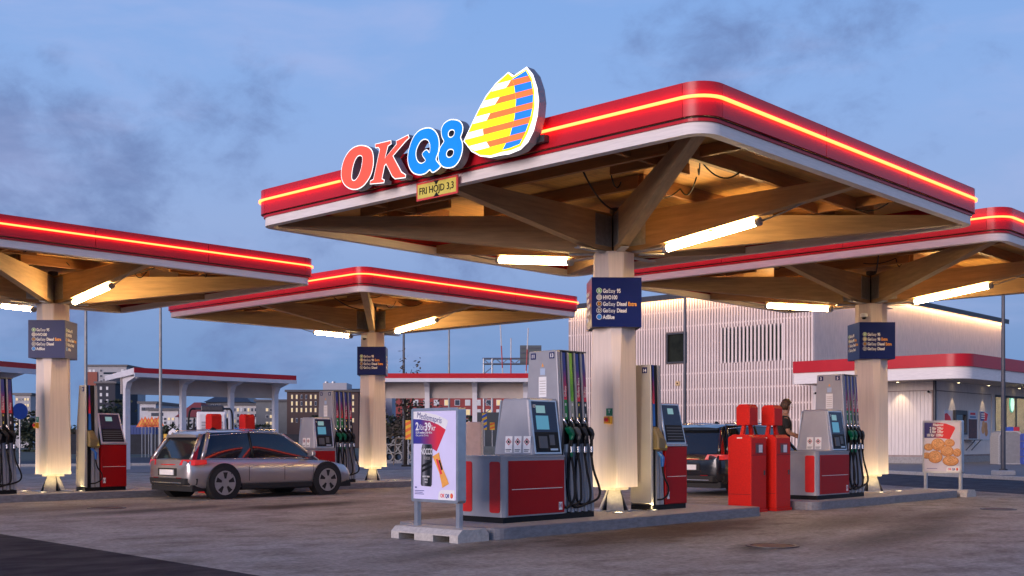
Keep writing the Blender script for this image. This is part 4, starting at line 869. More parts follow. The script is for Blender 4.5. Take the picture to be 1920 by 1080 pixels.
# local: x = +b into the house, y = +a along the batten wall
LW = a1-a0; BB = 26.
MB().box(.06, BB, .06, LW, F0, zr).build('wall', slat_b, SH, recalc=False)
MB().box(-.30, BB, -.30, LW+.1, zr+.001, zr+.16).build('roof', steel_d, SH, recalc=False)
MB().box(-.20, -.15, -.1, LW-.05, zr-.05, zr-.01).build('eaves_light', mat('eaves_glow', (.9, .8, .6), .5, emit=(1, .62, .30), es=75), SH, recalc=False)
MB().box(-.14, BB, -.20, -.15, zr-.05, zr-.01).build('eaves_light', MATS['eaves_glow'], SH, recalc=False)
MB().box(-.29, -.27, -.27, LW, zr-.14, zr).build('eaves_board', steel_d, SH, recalc=False); MB().box(-.27, BB, -.29, -.27, zr-.14, zr).build('eaves_board', steel_d, SH, recalc=False)
w1 = [on_b(p, q, bK) for p, q in ((1250, 625), (1289, 680))]; w2 = [on_b(p, q, bK) for p, q in ((1350, 616), (1470, 674))]
W1 = (w1[1][0]-a0, w1[0][0]-a0, w1[1][1], w1[0][1]); W2 = (w2[1][0]-a0, w2[0][0]-a0, w2[1][1], w2[0][1])
pitch = .172; nb = int(LW/pitch)
bt = {}
def batten(y, z0, z1, w=.088):
    k = (round(z0, 2), round(z1, 2), w)
    if k not in bt:
        o = MB().box(-.02, .045, -w/2, w/2, z0, z1).build('batten', slat, SH, (0, y, 0), recalc=False); bt[k] = o
    else:
        o = bt[k].copy(); COL.objects.link(o); o.parent = SH; o.location = (0, y, 0)
for i in range(nb):
    y = .06+i*pitch
    if W1[0]-.04 < y < W1[1]+.04: batten(y, F0+.05, W1[2]-.06); batten(y, W1[3]+.06, zr-.14)
    elif W2[0] < y < W2[1]:
        batten(y, F0+.05, W2[2]-.04); batten(y, W2[3]+.04, zr-.14)
    else: batten(y, F0+.05, zr-.14)
for i in range(17): batten(W2[0]+.08+(W2[1]-W2[0]-.16)*i/16, W2[2]-.038, W2[3]+.038, .105)
z = F0+.35
while z < zr-.3:
    MB().box(.046, .0595, .02, LW-.02, z, z+.09).build('rail', slat, SH, recalc=False) if not (W2[2]-.1 < z < W2[3] or W1[2]-.1 < z < W1[3]) else None
    z += .86
for nm, W in (('window', W1), ('window', W2)):
    fw = .09
    o = MB().ext([[(W[0], W[2]), (W[1], W[2]), (W[1], W[3]), (W[0], W[3])], [(W[0]+fw, W[2]+fw), (W[1]-fw, W[2]+fw), (W[1]-fw, W[3]-fw), (W[0]+fw, W[3]-fw)]], (.0455 if W is W2 else -.05, 0, 0), (0, 1, 0), (0, 0, 1), (.013 if W is W2 else .10, 0, 0)).build('window', steel_d, SH)
    MB().box(.0525, .0585, W[0]+fw, W[1]-fw, W[2]+fw, W[3]-fw).build('pane', mat('window_dark', (.016, .018, .012), .25, ns=.8, na=.8, spec=.15), o, recalc=False)
# finer cladding on the end wall above the shop front
fb = MB(); x = .07
while x < BB: fb.box(x, x+.06, -.01, .045, 3.9, zr-.14); x += .118
tag(fb.build('fine_cladding', slat, SH, recalc=False), kind='stuff')
# low front part
y_k = aK-a0; ZK = zat(712, 53)
xg = on_a(1864, 800, aK)[0]-bK; gx1 = xg+7
for x0_, x1_ in ((.02, xg), (gx1, BB)): MB().box(x0_, x1_, y_k+.02, .055, F0, ZK).build('front_wall', slat_b, SH, recalc=False)
def col_panel(x0, x1, y0, y1, z0, z1, m=board, nm='wall_board'): return MB().box(x0, x1, y0, y1, z0, z1).build(nm, m, SH, recalc=False)
plinth = .30
MB().box(-.02, 9, y_k-.02, .05, F0-.001, F0+plinth).build('plinth', conc, SH, recalc=False)
n = 34; ys0 = y_k+.06; ww = (-.0-ys0)/n
z_h = zat(731, 53)
for i in range(n): col_panel(-.03, .018, ys0+i*ww+.006, ys0+(i+1)*ww-.006, F0+plinth+.08, z_h-.04)
col_panel(-.035, .018, y_k+.0, -.002, z_h, ZK, board, 'header_board')
n = 26; ww = (xg-.62)/n
for i in range(n): col_panel(.12+i*ww+.006, .12+(i+1)*ww-.006, y_k-.03, y_k+.018, F0+plinth+.08, z_h-.04)
MB().box(.04, BB, y_k-.036, y_k+.016, z_h, ZK).build('header_board', board, SH, recalc=False)
MB().box(xg-.48, xg-.05, y_k-.06, y_k+.019, F0, z_h-.001).build('pillar', board, SH, recalc=False)
for dx in (-.10, .0): MB().tube([(dx-.06, y_k-.10+dx*.3, F0), (dx-.06, y_k-.10+dx*.3, ZK-.02)], .07, 10).build('downpipe', steel_d, SH, smooth=2)
# glazed entrance
inn = mat('shop_interior', (.34, .38, .18), .7, ns=1.5, na=.3)
for i in range(5):
    xx = xg+i*1.5
    o = MB().box(xx, xx+.10, y_k-.05, y_k+.017, F0, z_h-.002).build('glazing_post', steel_d, SH, recalc=False)
MB().box(xg+.101, gx1, y_k-.0495, y_k+.016, z_h-.12, z_h-.003).build('glazing_head', steel_d, SH, recalc=False)
clear = bpy.data.materials.new('clear_glass'); clear.use_nodes = True
_t = clear.node_tree; _p = _t.nodes['Principled BSDF']; _p.inputs['Base Color'].default_value = (.75, .85, .7, 1); _p.inputs['Roughness'].default_value = .03; _p.inputs['Alpha'].default_value = .12
for i in range(4): MB().box(xg+i*1.5+.101, xg+(i+1)*1.5-.001, y_k-.012, y_k-.004, F0+.02, z_h-.121).build('pane', clear, SH, recalc=False)
# the room behind the glass: back wall, floor, ceiling with lamps, shelves of goods
goods = [mat('goods_%d' % i, c, .5, ns=6, na=.4) for i, c in enumerate(((.5, .08, .05), (.6, .45, .1), (.1, .2, .5), (.5, .5, .45), (.1, .35, .12), (.35, .15, .05)))]
MB().box(xg+.01, gx1-.01, .02, .05, F0, ZK).build('shop_back', inn, SH, recalc=False)
MB().box(xg+.005, gx1-.005, y_k+.03, .019, F0, F0+.02).build('shop_floor', conc_l, SH, recalc=False); MB().box(xg+.005, gx1-.005, y_k+.03, .019, z_h+.3, z_h+.34).build('shop_ceiling', inn, SH, recalc=False)
for j in range(3): MB().box(xg+.6, gx1-.6, y_k+.9+j*1.6, y_k+1.05+j*1.6, z_h+.25, z_h+.299).build('ceiling_lamp', mat('shop_lamp', (.9, .9, .7), .5, emit=(1, .93, .55), es=22), SH, recalc=False)
rg = random.Random(5)
for sy, sx0, sx1 in ((y_k+1.6, xg+.3, xg+4.6), (y_k+3.6, xg+.3, xg+6)):
    for j, z in enumerate((.35, .8, 1.25, 1.7)):
        MB().box(sx0, sx1, sy, sy+.4, F0+z-.03, F0+z).build('shelf', steel_d, SH, recalc=False); x = sx0+.02
        while x < sx1-.25:
            w_ = rg.uniform(.08, .22); h_ = rg.uniform(.15, .38)
            MB().box(x, x+w_, sy+.02, sy+.3, F0+z+.001, F0+z+h_).build('goods', rg.choice(goods), SH, recalc=False); x += w_+rg.uniform(.01, .05)
disc_m = mat('round_sign_glow', (.7, .9, .85), .5, emit=S(205, 255, 240), es=1.1); disc_e = mat('round_sign_edge', (.05, .45, .35), .5, emit=S(20, 150, 120), es=.6)
for px in (1901.5, 1916):
    x_ = on_a(px, 752, aK)[0]-bK; zc = zat(752, 57)
    MB().ext([arc(x_, zc, .31, 0, 345, 23, .46)], (0, y_k+.5, 0), (1, 0, 0), (0, 0, 1), (0, .06, 0)).build('round_sign', disc_e, SH)
    MB().ext([arc(x_, zc, .26, 0, 345, 23, .41)], (0, y_k+.49, 0), (1, 0, 0), (0, 0, 1), (0, .009, 0)).build('round_sign', disc_m, SH)
# canopy roof over the shop front
AC = atd(1810, 49.6); bx, ay = AC.x-bK, AC.y-a0; ae = on_b(1488, 700, AC.x)[0]-a0
z_w0, z_w1, z_r1 = zat(708.5, 49.6), zat(685.5, 49.6), zat(661.5, 49.6)
def awn(o, r): return [(bx-o, ae), (bx-o, ay-o+r)]+arc(bx-o+r, ay-o+r, r, 180, 270, 8)[1:]+[(BB, ay-o)]
def strip3(nm, o, i, z0, z1, m): A_, B_ = awn(o, .9), awn(i, .9-(o-i)); return MB().loft([[(p[0], p[1], z0), (q[0], q[1], z0), (q[0], q[1], z1), (p[0], p[1], z1)] for p, q in zip(A_, B_)]).build(nm, m, SH, smooth=2)
strip3('awning_edge', 0, -.12, z_w0, z_w1-.002, white_t); strip3('awning_fascia', .07, -.12, z_w1, z_r1, red_f)
pts = awn(-.121, .77)
MB().ext([pts+[(BB, .05), (.05, .05), (.05, ae)]], (0, 0, z_w0+.10), (1, 0, 0), (0, 1, 0), (0, 0, -.05)).build('awning_soffit', soff, SH)
MB().ext([pts+[(BB, -.02), (-.03, -.02), (-.03, ae)]], (0, 0, z_r1-.05), (1, 0, 0), (0, 1, 0), (0, 0, -.05)).build('awning_roof', steel_d, SH)
MB().box(bx-.06, -.025, ae-.02, ae-.0005+.02, z_w0+.002, z_r1-.11).build('awning_end', white_t, SH, recalc=False)
# soffit downlights washing the wall
for px in (1784, 1841, 1899):
    x_ = on_a(px, 760, aK)[0]
    T = thing('downlight', {1784: 'soffit downlight over the black hatch on the shop wall', 1841: 'soffit downlight over the two shop posters', 1899: 'soffit downlight before the shop glazing'}[px], 'downlight', (x_, aK-.34, z_w0+.047), 0, 'downlights in the shop soffit')
    MB().tube([(0, 0, 0), (0, 0, -.03)], .08, 12).build('ring', alu, T); MB().tube([(0, 0, -.031), (0, 0, -.034)], .06, 12).build('lens', ember, T)
    ld = bpy.data.lights.new('downlight_beam', 'SPOT'); ld.energy = 70; ld.color = (1, .76, .46); ld.spot_size = R(50); ld.spot_blend = .35; ld.shadow_soft_size = .03
    lo = bpy.data.objects.new('downlight_beam', ld); COL.objects.link(lo); lo.parent = T; lo.location = (0, 0, -.05)
for px in (1690,):
    aa = on_b(px, 760, bK)[0]; T = thing('downlight', 'soffit downlight over the pale boarded side wall', 'downlight', (bK-.4, aa, z_w0+.047), 0, 'downlights in the shop soffit')
    MB().tube([(0, 0, 0), (0, 0, -.03)], .08, 12).build('ring', alu, T); MB().tube([(0, 0, -.031), (0, 0, -.034)], .06, 12).build('lens', ember, T)
    ld = bpy.data.lights.new('downlight_beam', 'SPOT'); ld.energy = 90; ld.color = (1, .78, .5); ld.spot_size = R(75); ld.spot_blend = .5
    lo = bpy.data.objects.new('downlight_beam', ld); COL.objects.link(lo); lo.parent = T; lo.location = (0, 0, -.05)
# wall things on the shop front
def wall_poster(label, p0, p1, q0, q1, kind):
    x0, zt_ = on_a(p0, q0, aK); x1, zb_ = on_a(p1, q1, aK)
    T = thing('wall_poster', label, 'poster', ((x0+x1)/2, aK-.031, zb_), 0, 'framed posters on the shop wall'); w = (x1-x0)/2; h = zt_-zb_
    MB().box(-w, w, -.03, -.001, 0, h).build('frame', alu, T, recalc=False)
    MB().box(-w+.04, w-.04, -.034, -.0305, .04, h-.04).build('print', pinkw, T, recalc=False)
    X = lambda u: -w+.04+u*(2*w-.08)
    def pl(pts, m, d): MB().ext([[(X(u), .04+v*(h-.08)) for u, v in pts]], (0, d, 0), (1, 0, 0), (0, 0, 1), (0, .0008, 0)).build('print', m, T)
    if kind == 0:
        pl([(0, 1), (.45, 1), (.85, .93), (.7, .68), (0, .68)], logo_red_p, -.036); pl([(0, 1), (.4, 1), (.4, .68), (0, .68)], navy_pr, -.037)
        for j, (u, v, r) in enumerate(((.35, .55, .15), (.62, .48, .16), (.3, .36, .17), (.65, .27, .17))): MB().ext([arc(X(u), .04+v*(h-.08), r*w*2, 0, 330, 11, r*w*2.1)], (0, -.0365-.0009*j, 0), (1, 0, 0), (0, 0, 1), (0, .0008, 0)).build('print', bun_m if j % 2 else bun_l, T)
        for j in range(3): pl([(.1, .95-.08*j), (.5, .95-.08*j), (.5, .91-.08*j), (.1, .91-.08*j)], whitep, -.0385)
    elif kind == 1:
        pl([(.0, .72), (1, .72), (1, .0), (0, .0)], mat('print_dark', (.05, .05, .09), .5, ns=12, na=.8, col2=(.22, .06, .05)), -.036); pl([(.2, .96), (.8, .96), (.8, .88), (.2, .88)], logo_red_p, -.036); pl([(.15, .83), (.85, .83), (.85, .77), (.15, .77)], mat('print_teal', (.05, .2, .4), .5), -.036)
    else:
        pl([(0, .9), (.3, .93), (.7, .8), (.9, .6), (.7, .3), (0, .3)], logo_red_p, -.036); pl([(0, .62), (.4, .62), (.4, .3), (0, .3)], navy_pr, -.037)
wall_poster('framed poster partly hidden behind the bun poster stand', 1768, 1784, 769, 824, 2)
wall_poster('framed dark poster with red heading on the shop wall', 1813, 1830, 770, 824, 1)
wall_poster('framed bun poster nearest the shop glazing', 1835, 1853, 771, 825, 0)
x0, zt_ = on_a(1786, 769, aK); x1, zb_ = on_a(1808, 815, aK)
T = thing('service_hatch', 'black-framed service hatch in the shop wall', 'hatch', ((x0+x1)/2, aK-.031, zb_)); w = (x1-x0)/2
MB().ext([[(-w, 0), (w, 0), (w, zt_-zb_), (-w, zt_-zb_)], [(-w+.12, .1), (w-.12, .1), (w-.12, zt_-zb_-.2), (-w+.12, zt_-zb_-.2)]], (0, -.12, 0), (1, 0, 0), (0, 0, 1), (0, .119, 0)).build('frame', steel_d, T)
box('pane', glass, T, -w+.121, w-.121, -.03, -.02, .101, zt_-zb_-.201)
xs, zs = on_a(1817, 825, aK)
T = thing('wall_shelf', 'black folding shelf on brackets under the shop hatch', 'shelf', (xs, aK-.031, zs))
box('board', steel_d, T, -.9, .32, -.5, -.001, -.02, .02)
for dx in (-.5, .2): MB().tube([(dx, -.45, -.022), (dx, -.01, -.5)], .02, 6).build('bracket', steel_d, T)
for px, py, pl_, lb in ((1741, 734, 'b', 'small dark camera on the boarded side wall of the shop'), (1530, 737, 'b', 'small dark camera beside the shop batten wall')):
    aa, zz_ = on_b(px, py, bK-.04)
    T = thing('wall_camera', lb, 'security camera', (bK-.036, aa, zz_), 0, 'small wall cameras')
    box('base', whitep, T, -.03, -.001, -.06, .06, -.05, .05); MB().tube([(-.031, 0, 0), (-.25, -.1, -.02)], .055, 10).build('barrel', black, T, smooth=2)
aa, zz_ = on_b(1271, 719, bK-.02)
T = thing('wall_socket', 'small orange warning plate on the batten wall', 'wall plate', (bK-.021, aa, zz_)); box('plate', mat('plate_tan', (.6, .4, .2), .5), T, -.05, -.001, -.14, .14, -.12, .12); box('cap', black, T, -.07, -.051, -.04, .04, -.04, .04)
# rounded grey service box and drink crates before the glazing
g = atd(1895, 51.5); zt_ = zat(808, 51.5)
T = thing('trolley_shelter', 'grey rounded enclosure with pale edge in front of the shop', 'enclosure', (g.x, g.y, F0), -TROT)
w = 23*51.5/2150
prof = [(-w, 0), (w, 0), (w, zt_-F0-.3)]+arc(w-.3, zt_-F0-.3, .3, 0, 90, 6)[1:]+arc(-w+.3, zt_-F0-.3, .3, 90, 180, 6)+[(-w, zt_-F0-.3)]
ip = [(-w+.06, .04), (w-.06, .04), (w-.06, zt_-F0-.32)]+arc(w-.32, zt_-F0-.32, .26, 0, 90, 6)[1:]+arc(-w+.32, zt_-F0-.32, .26, 90, 180, 6)+[(-w+.06, zt_-F0-.32)]
MB().ext([prof, ip], (0, 0, 0), (1, 0, 0), (0, 0, 1), (0, .9, 0)).build('rim', conc_l, T); MB().ext([ip], (0, .05, 0), (1, 0, 0), (0, 0, 1), (0, .04, 0)).build('panel', mat('grey_sheet', (.27, .26, .25), .6), T)
for k, (px, py, c, lb) in enumerate(((1903, 808, (.05, .10, .45), 'blue and red drink pack lying on the grey enclosure'), (1925, 862, (.02, .12, .5), 'blue drink crates stacked beside the grey enclosure'))):
    g2 = atd(px, 51.6 if k == 0 else 51.2); T = thing('drink_pack', lb, 'drink pack', (g2.x, g2.y, zt_+.002 if k == 0 else F0), -TROT)
    if k == 0: box('pack', mat('pack_blue', c, .4), T, -.30, -.02, .1, .5, 0, .18); box('pack', mat('pack_red', (.5, .03, .05), .4), T, -.018, .25, .1, .5, 0, .18)
    else:
        for j in range(4): box('crate', mat('pack_blue', c, .4), T, -.14, .3, 0, .4, j*.35, j*.35+.33, .02)
# setts of the pavement by the shop door, kerb along the road
KB = thing('kerb', 'grey stone kerb along the shop pavement', 'kerb', (r3.x, r3.y, 0), math.atan2(rv2.y, rv2.x))
km = MB().box(.006, .994, -.16, -.001, 0, .121).build('kerb_stone', conc_l, KB, bevel=.012)
for i in range(-8, 22):
    if i: c = km.copy(); COL.objects.link(c); c.parent = KB; c.location = (i, 0, 0)

# ================================================================ LAMP POSTS AND MASTS
pole_m = mat('pole_grey', (.10, .10, .115), .5, .4, ns=5, na=.2); pole_l = mat('pole_light', (.30, .30, .29), .5, .4, ns=5, na=.2)
def lamp_post(label, px, d, h, r, m, base=False, head=True):
    g = atd(px, d); T = thing('lamp_post', label, 'lamp post', (g.x, g.y, 0), -TROT, 'lamp posts')
    MB().tube([(0, 0, .0), (0, 0, h*.45), (0, 0, h)], [r, r*.85, r*.6], 12).build('pole', m, T, smooth=2)
    if base:
        MB().box(-.28, .28, -.28, .28, 0, .26).build('footing', conc_l, T, bevel=.04, recalc=False); MB().tube([(0, 0, .261), (0, 0, .30)], .13, 12).build('flange', steel_d, T)
    if head:
        MB().tube([(0, 0, h), (.6, 0, h+.12), (1.1, 0, h+.15)], r*.5, 8).build('arm', m, T); MB().loft([[(.95, -.13, h+.12), (1.6, -.10, h+.14), (1.6, .10, h+.14), (.95, .13, h+.12)], [(.95, -.13, h+.2), (1.6, -.10, h+.19), (1.6, .10, h+.19), (.95, .13, h+.2)]]).build('lantern', m, T)
lamp_post('dark lamp post on a concrete footing before the shop', 1881, 36, 7.0, .075, pole_m, True, False)
lamp_post('dark lamp post in front of the batten wall', 1284, 40, 9.5, .06, pole_m, False, False)
lamp_post('pale lamp post rising behind the left canopy column', 161, 44, 7.7, .075, pole_l, False, False)
lamp_post('pale lamp post beside the left wash shelter', 301, 45, 7.6, .075, pole_l, False, False)
lamp_post('dark lamp post with a leafy sapling tied to it', 757, 58, 8.3, .08, pole_m, False, False)
lamp_post('thin lamp post behind the right wash shelter', 842, 75, 10.2, .08, pole_l, False, False)
# ================================================================ CARS
def car_paint(name, c, metal=.6, rough=.25): return mat(name, c, rough, metal, ns=2, na=.05, coat=.9)
tail_m = mat('tail_lamp', (.35, .01, .01), .2, emit=(.9, .03, .02), es=.35); tail_d = mat('tail_lens', (.22, .006, .008), .15)
tyre_m = mat('tyre', (.015, .015, .016), .8, ns=30, na=.2); rim_m = mat('wheel_rim', (.45, .45, .47), .3, .9)
plate_m = mat('plate_white', (.75, .75, .75), .5); under_m = mat('under_black', (.01, .01, .011), .7)
def make_car(label, loc, rz, paint, L_, W_, H, group=None, plate=None, estate=True, trail=False):
    """front at +x; origin at the ground under the middle"""
    T = thing('car', label, 'car', loc, rz, group)
    l, w = L_/2, W_/2; belt = H*.60
    # x, half width factor, z of the sill, z of the shoulder, z of the top at the centre line
    stn = [(-l, .72, .42, .78*belt, .80*belt), (-l+.04, .84, .30, .93*belt, .97*belt), (-l+.16, .93, .24, belt*.97, belt*1.02), (-l+.45, .985, .23, belt*.985, belt*1.03), (-l*.35, 1, .23, belt*.97, belt*1.02), (l*.1, 1, .23, belt*.955, belt*1.0),
           (l*.38, .995, .23, belt*.93, belt*.985), (l*.55, .98, .23, belt*.90, belt*.965), (l*.78, .955, .23, belt*.84, belt*.91), (l-.18, .88, .24, belt*.74, belt*.80), (l-.05, .78, .28, belt*.62, belt*.66), (l, .66, .40, belt*.52, belt*.54)]
    rings = []
    for x, f, z0, zs, zt in stn:
        y = w*f; h_ = zs-z0
        half = [(y*.90, z0), (y*.975, z0+h_*.12), (y*.995, z0+h_*.40), (y, z0+h_*.62), (y*.975, z0+h_*.86), (y*.925, zs), (y*.6, zt-.012), (0, zt)]
        rings.append([(x, yy, zz) for yy, zz in half]+[(x, -yy, zz) for yy, zz in reversed(half[:-1])])
    B_ = MB().loft(rings).build('body', paint, T, smooth=2)
    sb = B_.modifiers.new('subsurf', 'SUBSURF'); sb.levels = sb.render_levels = 1
    # greenhouse: belt and roof outlines
    xb = [-l+.12, -l+.30, -l*.3, l*.12, l*.50]; xt = [-l+.42, -l+.55, -l*.3, l*.04, l*.13]
    yb = [.80, .90, .925, .92, .84]; yt = [.64, .70, .735, .72, .66]
    zb = [belt*.98]*4+[belt*.94]; zt_ = [H-.09, H-.045, H-.015, H-.03, H-.075]
    def ringg(t, grow=0.):
        out = []
        for s in (1, -1):
            idx = range(5) if s == 1 else range(4, -1, -1)
            for i in idx:
                x = xb[i]+(xt[i]-xb[i])*t; y = (yb[i]+(yt[i]-yb[i])*(max(t, 0)**1.4))*w+grow; z = zb[i]+(zt_[i]-zb[i])*t
                out.append((x, s*y, z))
        return out
    MB().loft([ringg(0), ringg(.35), ringg(.7), ringg(1)]).build('windows', glass, T, smooth=2)
    # roof skin
    rr = []
    for i in range(5):
        y = yt[i]*w+.012
        rr.append([(xt[i], y, zt_[i]-.035), (xt[i], y*.96, zt_[i]+.012), (xt[i], y*.6, zt_[i]+.03), (xt[i], 0, zt_[i]+.034), (xt[i], -y*.6, zt_[i]+.03), (xt[i], -y*.96, zt_[i]+.012), (xt[i], -y, zt_[i]-.035)])
    first = [(p[0]-.10, p[1]*.97, p[2]-.012) for p in rr[0]]
    last = [(p[0]+.05, p[1]*.97, p[2]-.03) for p in rr[-1]]
    rf = MB().loft([first]+rr+[last]).build('roof', paint, T, smooth=2)
    MB().loft([[(-l*.45, -.02, H+.015), (-l*.45+.02, .02, H+.015), (-l*.45-.16, .02, H+.015), (-l*.45-.14, -.02, H+.015)], [(-l*.45-.08, -.008, H+.075), (-l*.45-.075, .008, H+.075), (-l*.45-.145, .008, H+.07), (-l*.45-.145, -.008, H+.07)]]).build('antenna_fin', black, rf)
    for s in (1, -1):
        # pillars and window trims
        def P(i, t, g=.006):
            x = xb[i]+(xt[i]-xb[i])*t; y = (yb[i]+(yt[i]-yb[i])*(max(t, 0)**1.4))*w+g; return Vector((x, s*y, zb[i]+(zt_[i]-zb[i])*t))
        for i, wd in ((0, .05), (1, .045), (4, .035)): MB().tube([P(i, t) for t in (-.05, .3, .65, 1)], wd, 6).build('pillar', paint, T, smooth=True)
        MB().tube([P(2, t) for t in (0, .3, .65, 1)], .022, 6).build('pillar', black, T, smooth=True)
        MB().tube([P(i, .0, .01) for i in (1, 2, 3, 4)], .012, 6).build('window_trim', silver, T, smooth=True)
        MB().tube([P(1, .0, .012), P(1, .9, .0)-Vector((-.03, 0, 0)), P(2, .97, .012), P(3, .97, .012), P(4, .9, .012)], .010, 6).build('window_trim', silver, T, smooth=True)
        MB().tube([(xt[1], s*yt[1]*w*.93, zt_[1]+.045), (xt[2], s*yt[2]*w*.95, zt_[2]+.05), (xt[3], s*yt[3]*w*.93, zt_[3]+.045)], .014, 6).build('roof_rail', silver, T, smooth=True)
        mx = l*.36
        MB().loft([[(mx, s*w*.93, belt), (mx+.1, s*w*.93, belt), (mx+.1, s*w*.93, belt+.05), (mx, s*w*.93, belt+.05)], [(mx-.04, s*(w+.04), belt+.01), (mx+.10, s*(w+.04), belt+.01), (mx+.10, s*(w+.04), belt+.13), (mx-.04, s*(w+.04), belt+.13)], [(mx-.03, s*(w+.17), belt+.03), (mx+.05, s*(w+.17), belt+.03), (mx+.05, s*(w+.17), belt+.12), (mx-.03, s*(w+.17), belt+.12)]]).build('mirror', paint, T, bevel=.015)
        # wheels
        for xw in (-l+.78, l-.86):
            R0 = .335
            MB().tube([(xw, s*(w-.22), R0+.012), (xw, s*(w+.0035), R0+.012)], R0+.055, 28).build('wheel_arch', under_m, T)
            Wh = MB().tube([(xw, s*(w-.21), R0), (xw, s*(w-.19), R0), (xw, s*(w-.0), R0), (xw, s*(w+.012), R0)], [R0-.03, R0, R0, R0-.035], 28).build('wheel', tyre_m, T, smooth=2)
            MB().tube([(xw, s*(w+.0125), R0), (xw, s*(w+.016), R0)], R0-.085, 24).build('rim', rim_m, Wh)
            for k in range(5):
                a = k*R(72)+.3; c = Vector((math.cos(a), 0, math.sin(a)))*.14; n_ = Vector((-math.sin(a), 0, math.cos(a)))
                ce = Vector((xw, s*(w+.0165), R0))
                MB().loft([[ce+c*.62+n_*.02, ce+c*1.55+n_*.055, ce+c*1.55-n_*.055, ce+c*.62-n_*.02], [p+Vector((0, s*.001, 0)) for p in (ce+c*.62+n_*.02, ce+c*1.55+n_*.055, ce+c*1.55-n_*.055, ce+c*.62-n_*.02)]]).build('rim_gap', under_m, Wh)
        # door seams and handles
        for xd in (-l*.36, l*.06, l*.42): MB().box(xd-.004, xd+.004, s*(w+.0025)-.002, s*(w+.0025)+.002, .36, belt*.80).build('door_seam', under_m, T, recalc=False)
        for xd in (-l*.28, l*.14): MB().box(xd-.10, xd+.06, s*(w+.012)-.010, s*(w+.012)+.010, belt*.79, belt*.79+.028).build('door_handle', paint, T, bevel=.006, recalc=False)
        MB().box(-l+1.2, l-1.28, s*(w*.98)-.012, s*(w*.98)+.012, .20, .30).build('sill', under_m, T, recalc=False)
        # lamps
        zl = belt*.86
        MB().loft([[(-l-.004, s*w*.50, zl-.02), (-l+.10, s*w*.955, zl-.02), (-l+.36, s*w*1.0, zl), (-l+.36, s*w*.96, zl), (-l+.2, s*w*.7, zl)], [(-l+.03, s*w*.55, zl+.09), (-l+.13, s*w*.945, zl+.09), (-l+.36, s*w*.985, zl+.085), (-l+.36, s*w*.95, zl+.085), (-l+.2, s*w*.7, zl+.085)]]).build('tail_lamp', tail_m, T)
        MB().loft([[(-l+.075, s*w*.885, zl+.09), (-l+.16, s*w*.93, zl+.09), (-l+.2, s*w*.85, zl+.09)], [(xt[0]-.10, s*w*.70, H-.14), (xt[0]-.04, s*w*.71, H-.14), (xt[0], s*w*.66, H-.14)]]).build('tail_lamp', tail_d, T)
        MB().loft([[(l-.10, s*w*.50, belt*.60), (l-.20, s*w*.85, belt*.63), (l-.5, s*w*.93, belt*.68), (l-.5, s*w*.8, belt*.68)], [(l-.13, s*w*.50, belt*.70), (l-.24, s*w*.83, belt*.74), (l-.5, s*w*.91, belt*.78), (l-.5, s*w*.8, belt*.78)]]).build('head_lamp', silver, T)
        MB().box(-l-.006, -l+.05, s*w*.48-.09, s*w*.48+.09, .40, .45).build('reflector', tail_d, T, recalc=False)
    MB().loft([[(-l-.014, -w*.70, .30), (-l-.014, w*.70, .30), (-l+.2, w*.9, .30), (-l+.2, -w*.9, .30)], [(-l-.018, -w*.74, .44), (-l-.018, w*.74, .44), (-l+.2, w*.94, .44), (-l+.2, -w*.94, .44)]]).build('rear_bumper', under_m, T, bevel=.02)
    MB().box(-l-.024, -l-.0185, -w*.62, w*.62, .335, .355).build('bumper_trim', silver, T, recalc=False)
    zp = belt*.66
    if plate is not None:
        Pl = MB().box(-l-.02, -l-.006, -.26, .26, zp-.055, zp+.055).build('number_plate', plate_m, T, recalc=False)
        text('lettering', plate, .10, black, Pl, (-l-.0225, 0, zp-.036), rot_l, 'CENTER', bold=.01, sx=.8)
        MB().box(-l-.006, -l+.05, -.34, .34, zp-.075, zp+.085).build('plate_recess', under_m, T, recalc=False)
    MB().tube([(-l+.05, -w*.52, belt*.845), (-l-.012, 0, belt*.845), (-l+.05, w*.52, belt*.845)], .011, 6).build('lamp_bar', tail_m, T, smooth=True)
    MB().box(-l+.10, l-.1, -w*.86, w*.86, .17, .30).build('underbody', under_m, T, recalc=False)
    return T
dark_paint = car_paint('car_black', (.008, .010, .016), .2, .22); silver_paint = car_paint('car_silver', (.42, .40, .41), .75, .30)
make_car('black estate car refuelling behind the red bins, rear towards the camera', (7.15+2.35, 3.6, 0), 0, dark_paint, 4.7, 1.88, 1.56, plate='C')
make_car('silver car driving between the islands in front of the left bins', (.68, 10.45, 0), R(1), silver_paint, 4.30, 1.78, 1.40, plate='')

# ================================================================ PERSON at the right pump
skin_m = mat('skin', (.42, .22, .15), .5, ns=20, na=.1); hair_m = mat('hair', (.07, .035, .018), .6, ns=60, na=.4); shirt_m = mat('black_shirt', (.010, .010, .012), .8, ns=40, na=.3); jeans_m = mat('dark_trousers', (.02, .022, .035), .85, ns=40, na=.3); shoe_m = mat('dark_shoe', (.02, .02, .02), .6)
def skin(name, verts, edges, radii, m, parent, root=0, sub=2):
    me = bpy.data.meshes.new(name); me.from_pydata(verts, edges, []); me.materials.append(m)
    o = put(name, me, parent); sm = o.modifiers.new('skin', 'SKIN'); sm.use_smooth_shade = True
    for i, r in enumerate(radii): me.skin_vertices[0].data[i].radius = r if isinstance(r, tuple) else (r, r)
    for i in range(len(verts)): me.skin_vertices[0].data[i].use_root = (i == root)
    sb = o.modifiers.new('sub', 'SUBSURF'); sb.levels = sb.render_levels = sub
    return o
pp = atd(1465, 22.4)
PT = thing('person', 'person in a black shirt holding a payment card at the right pump', 'person', (pp.x, pp.y, .1412), -TROT); PT.scale = (1.04, 1.04, 1.04)
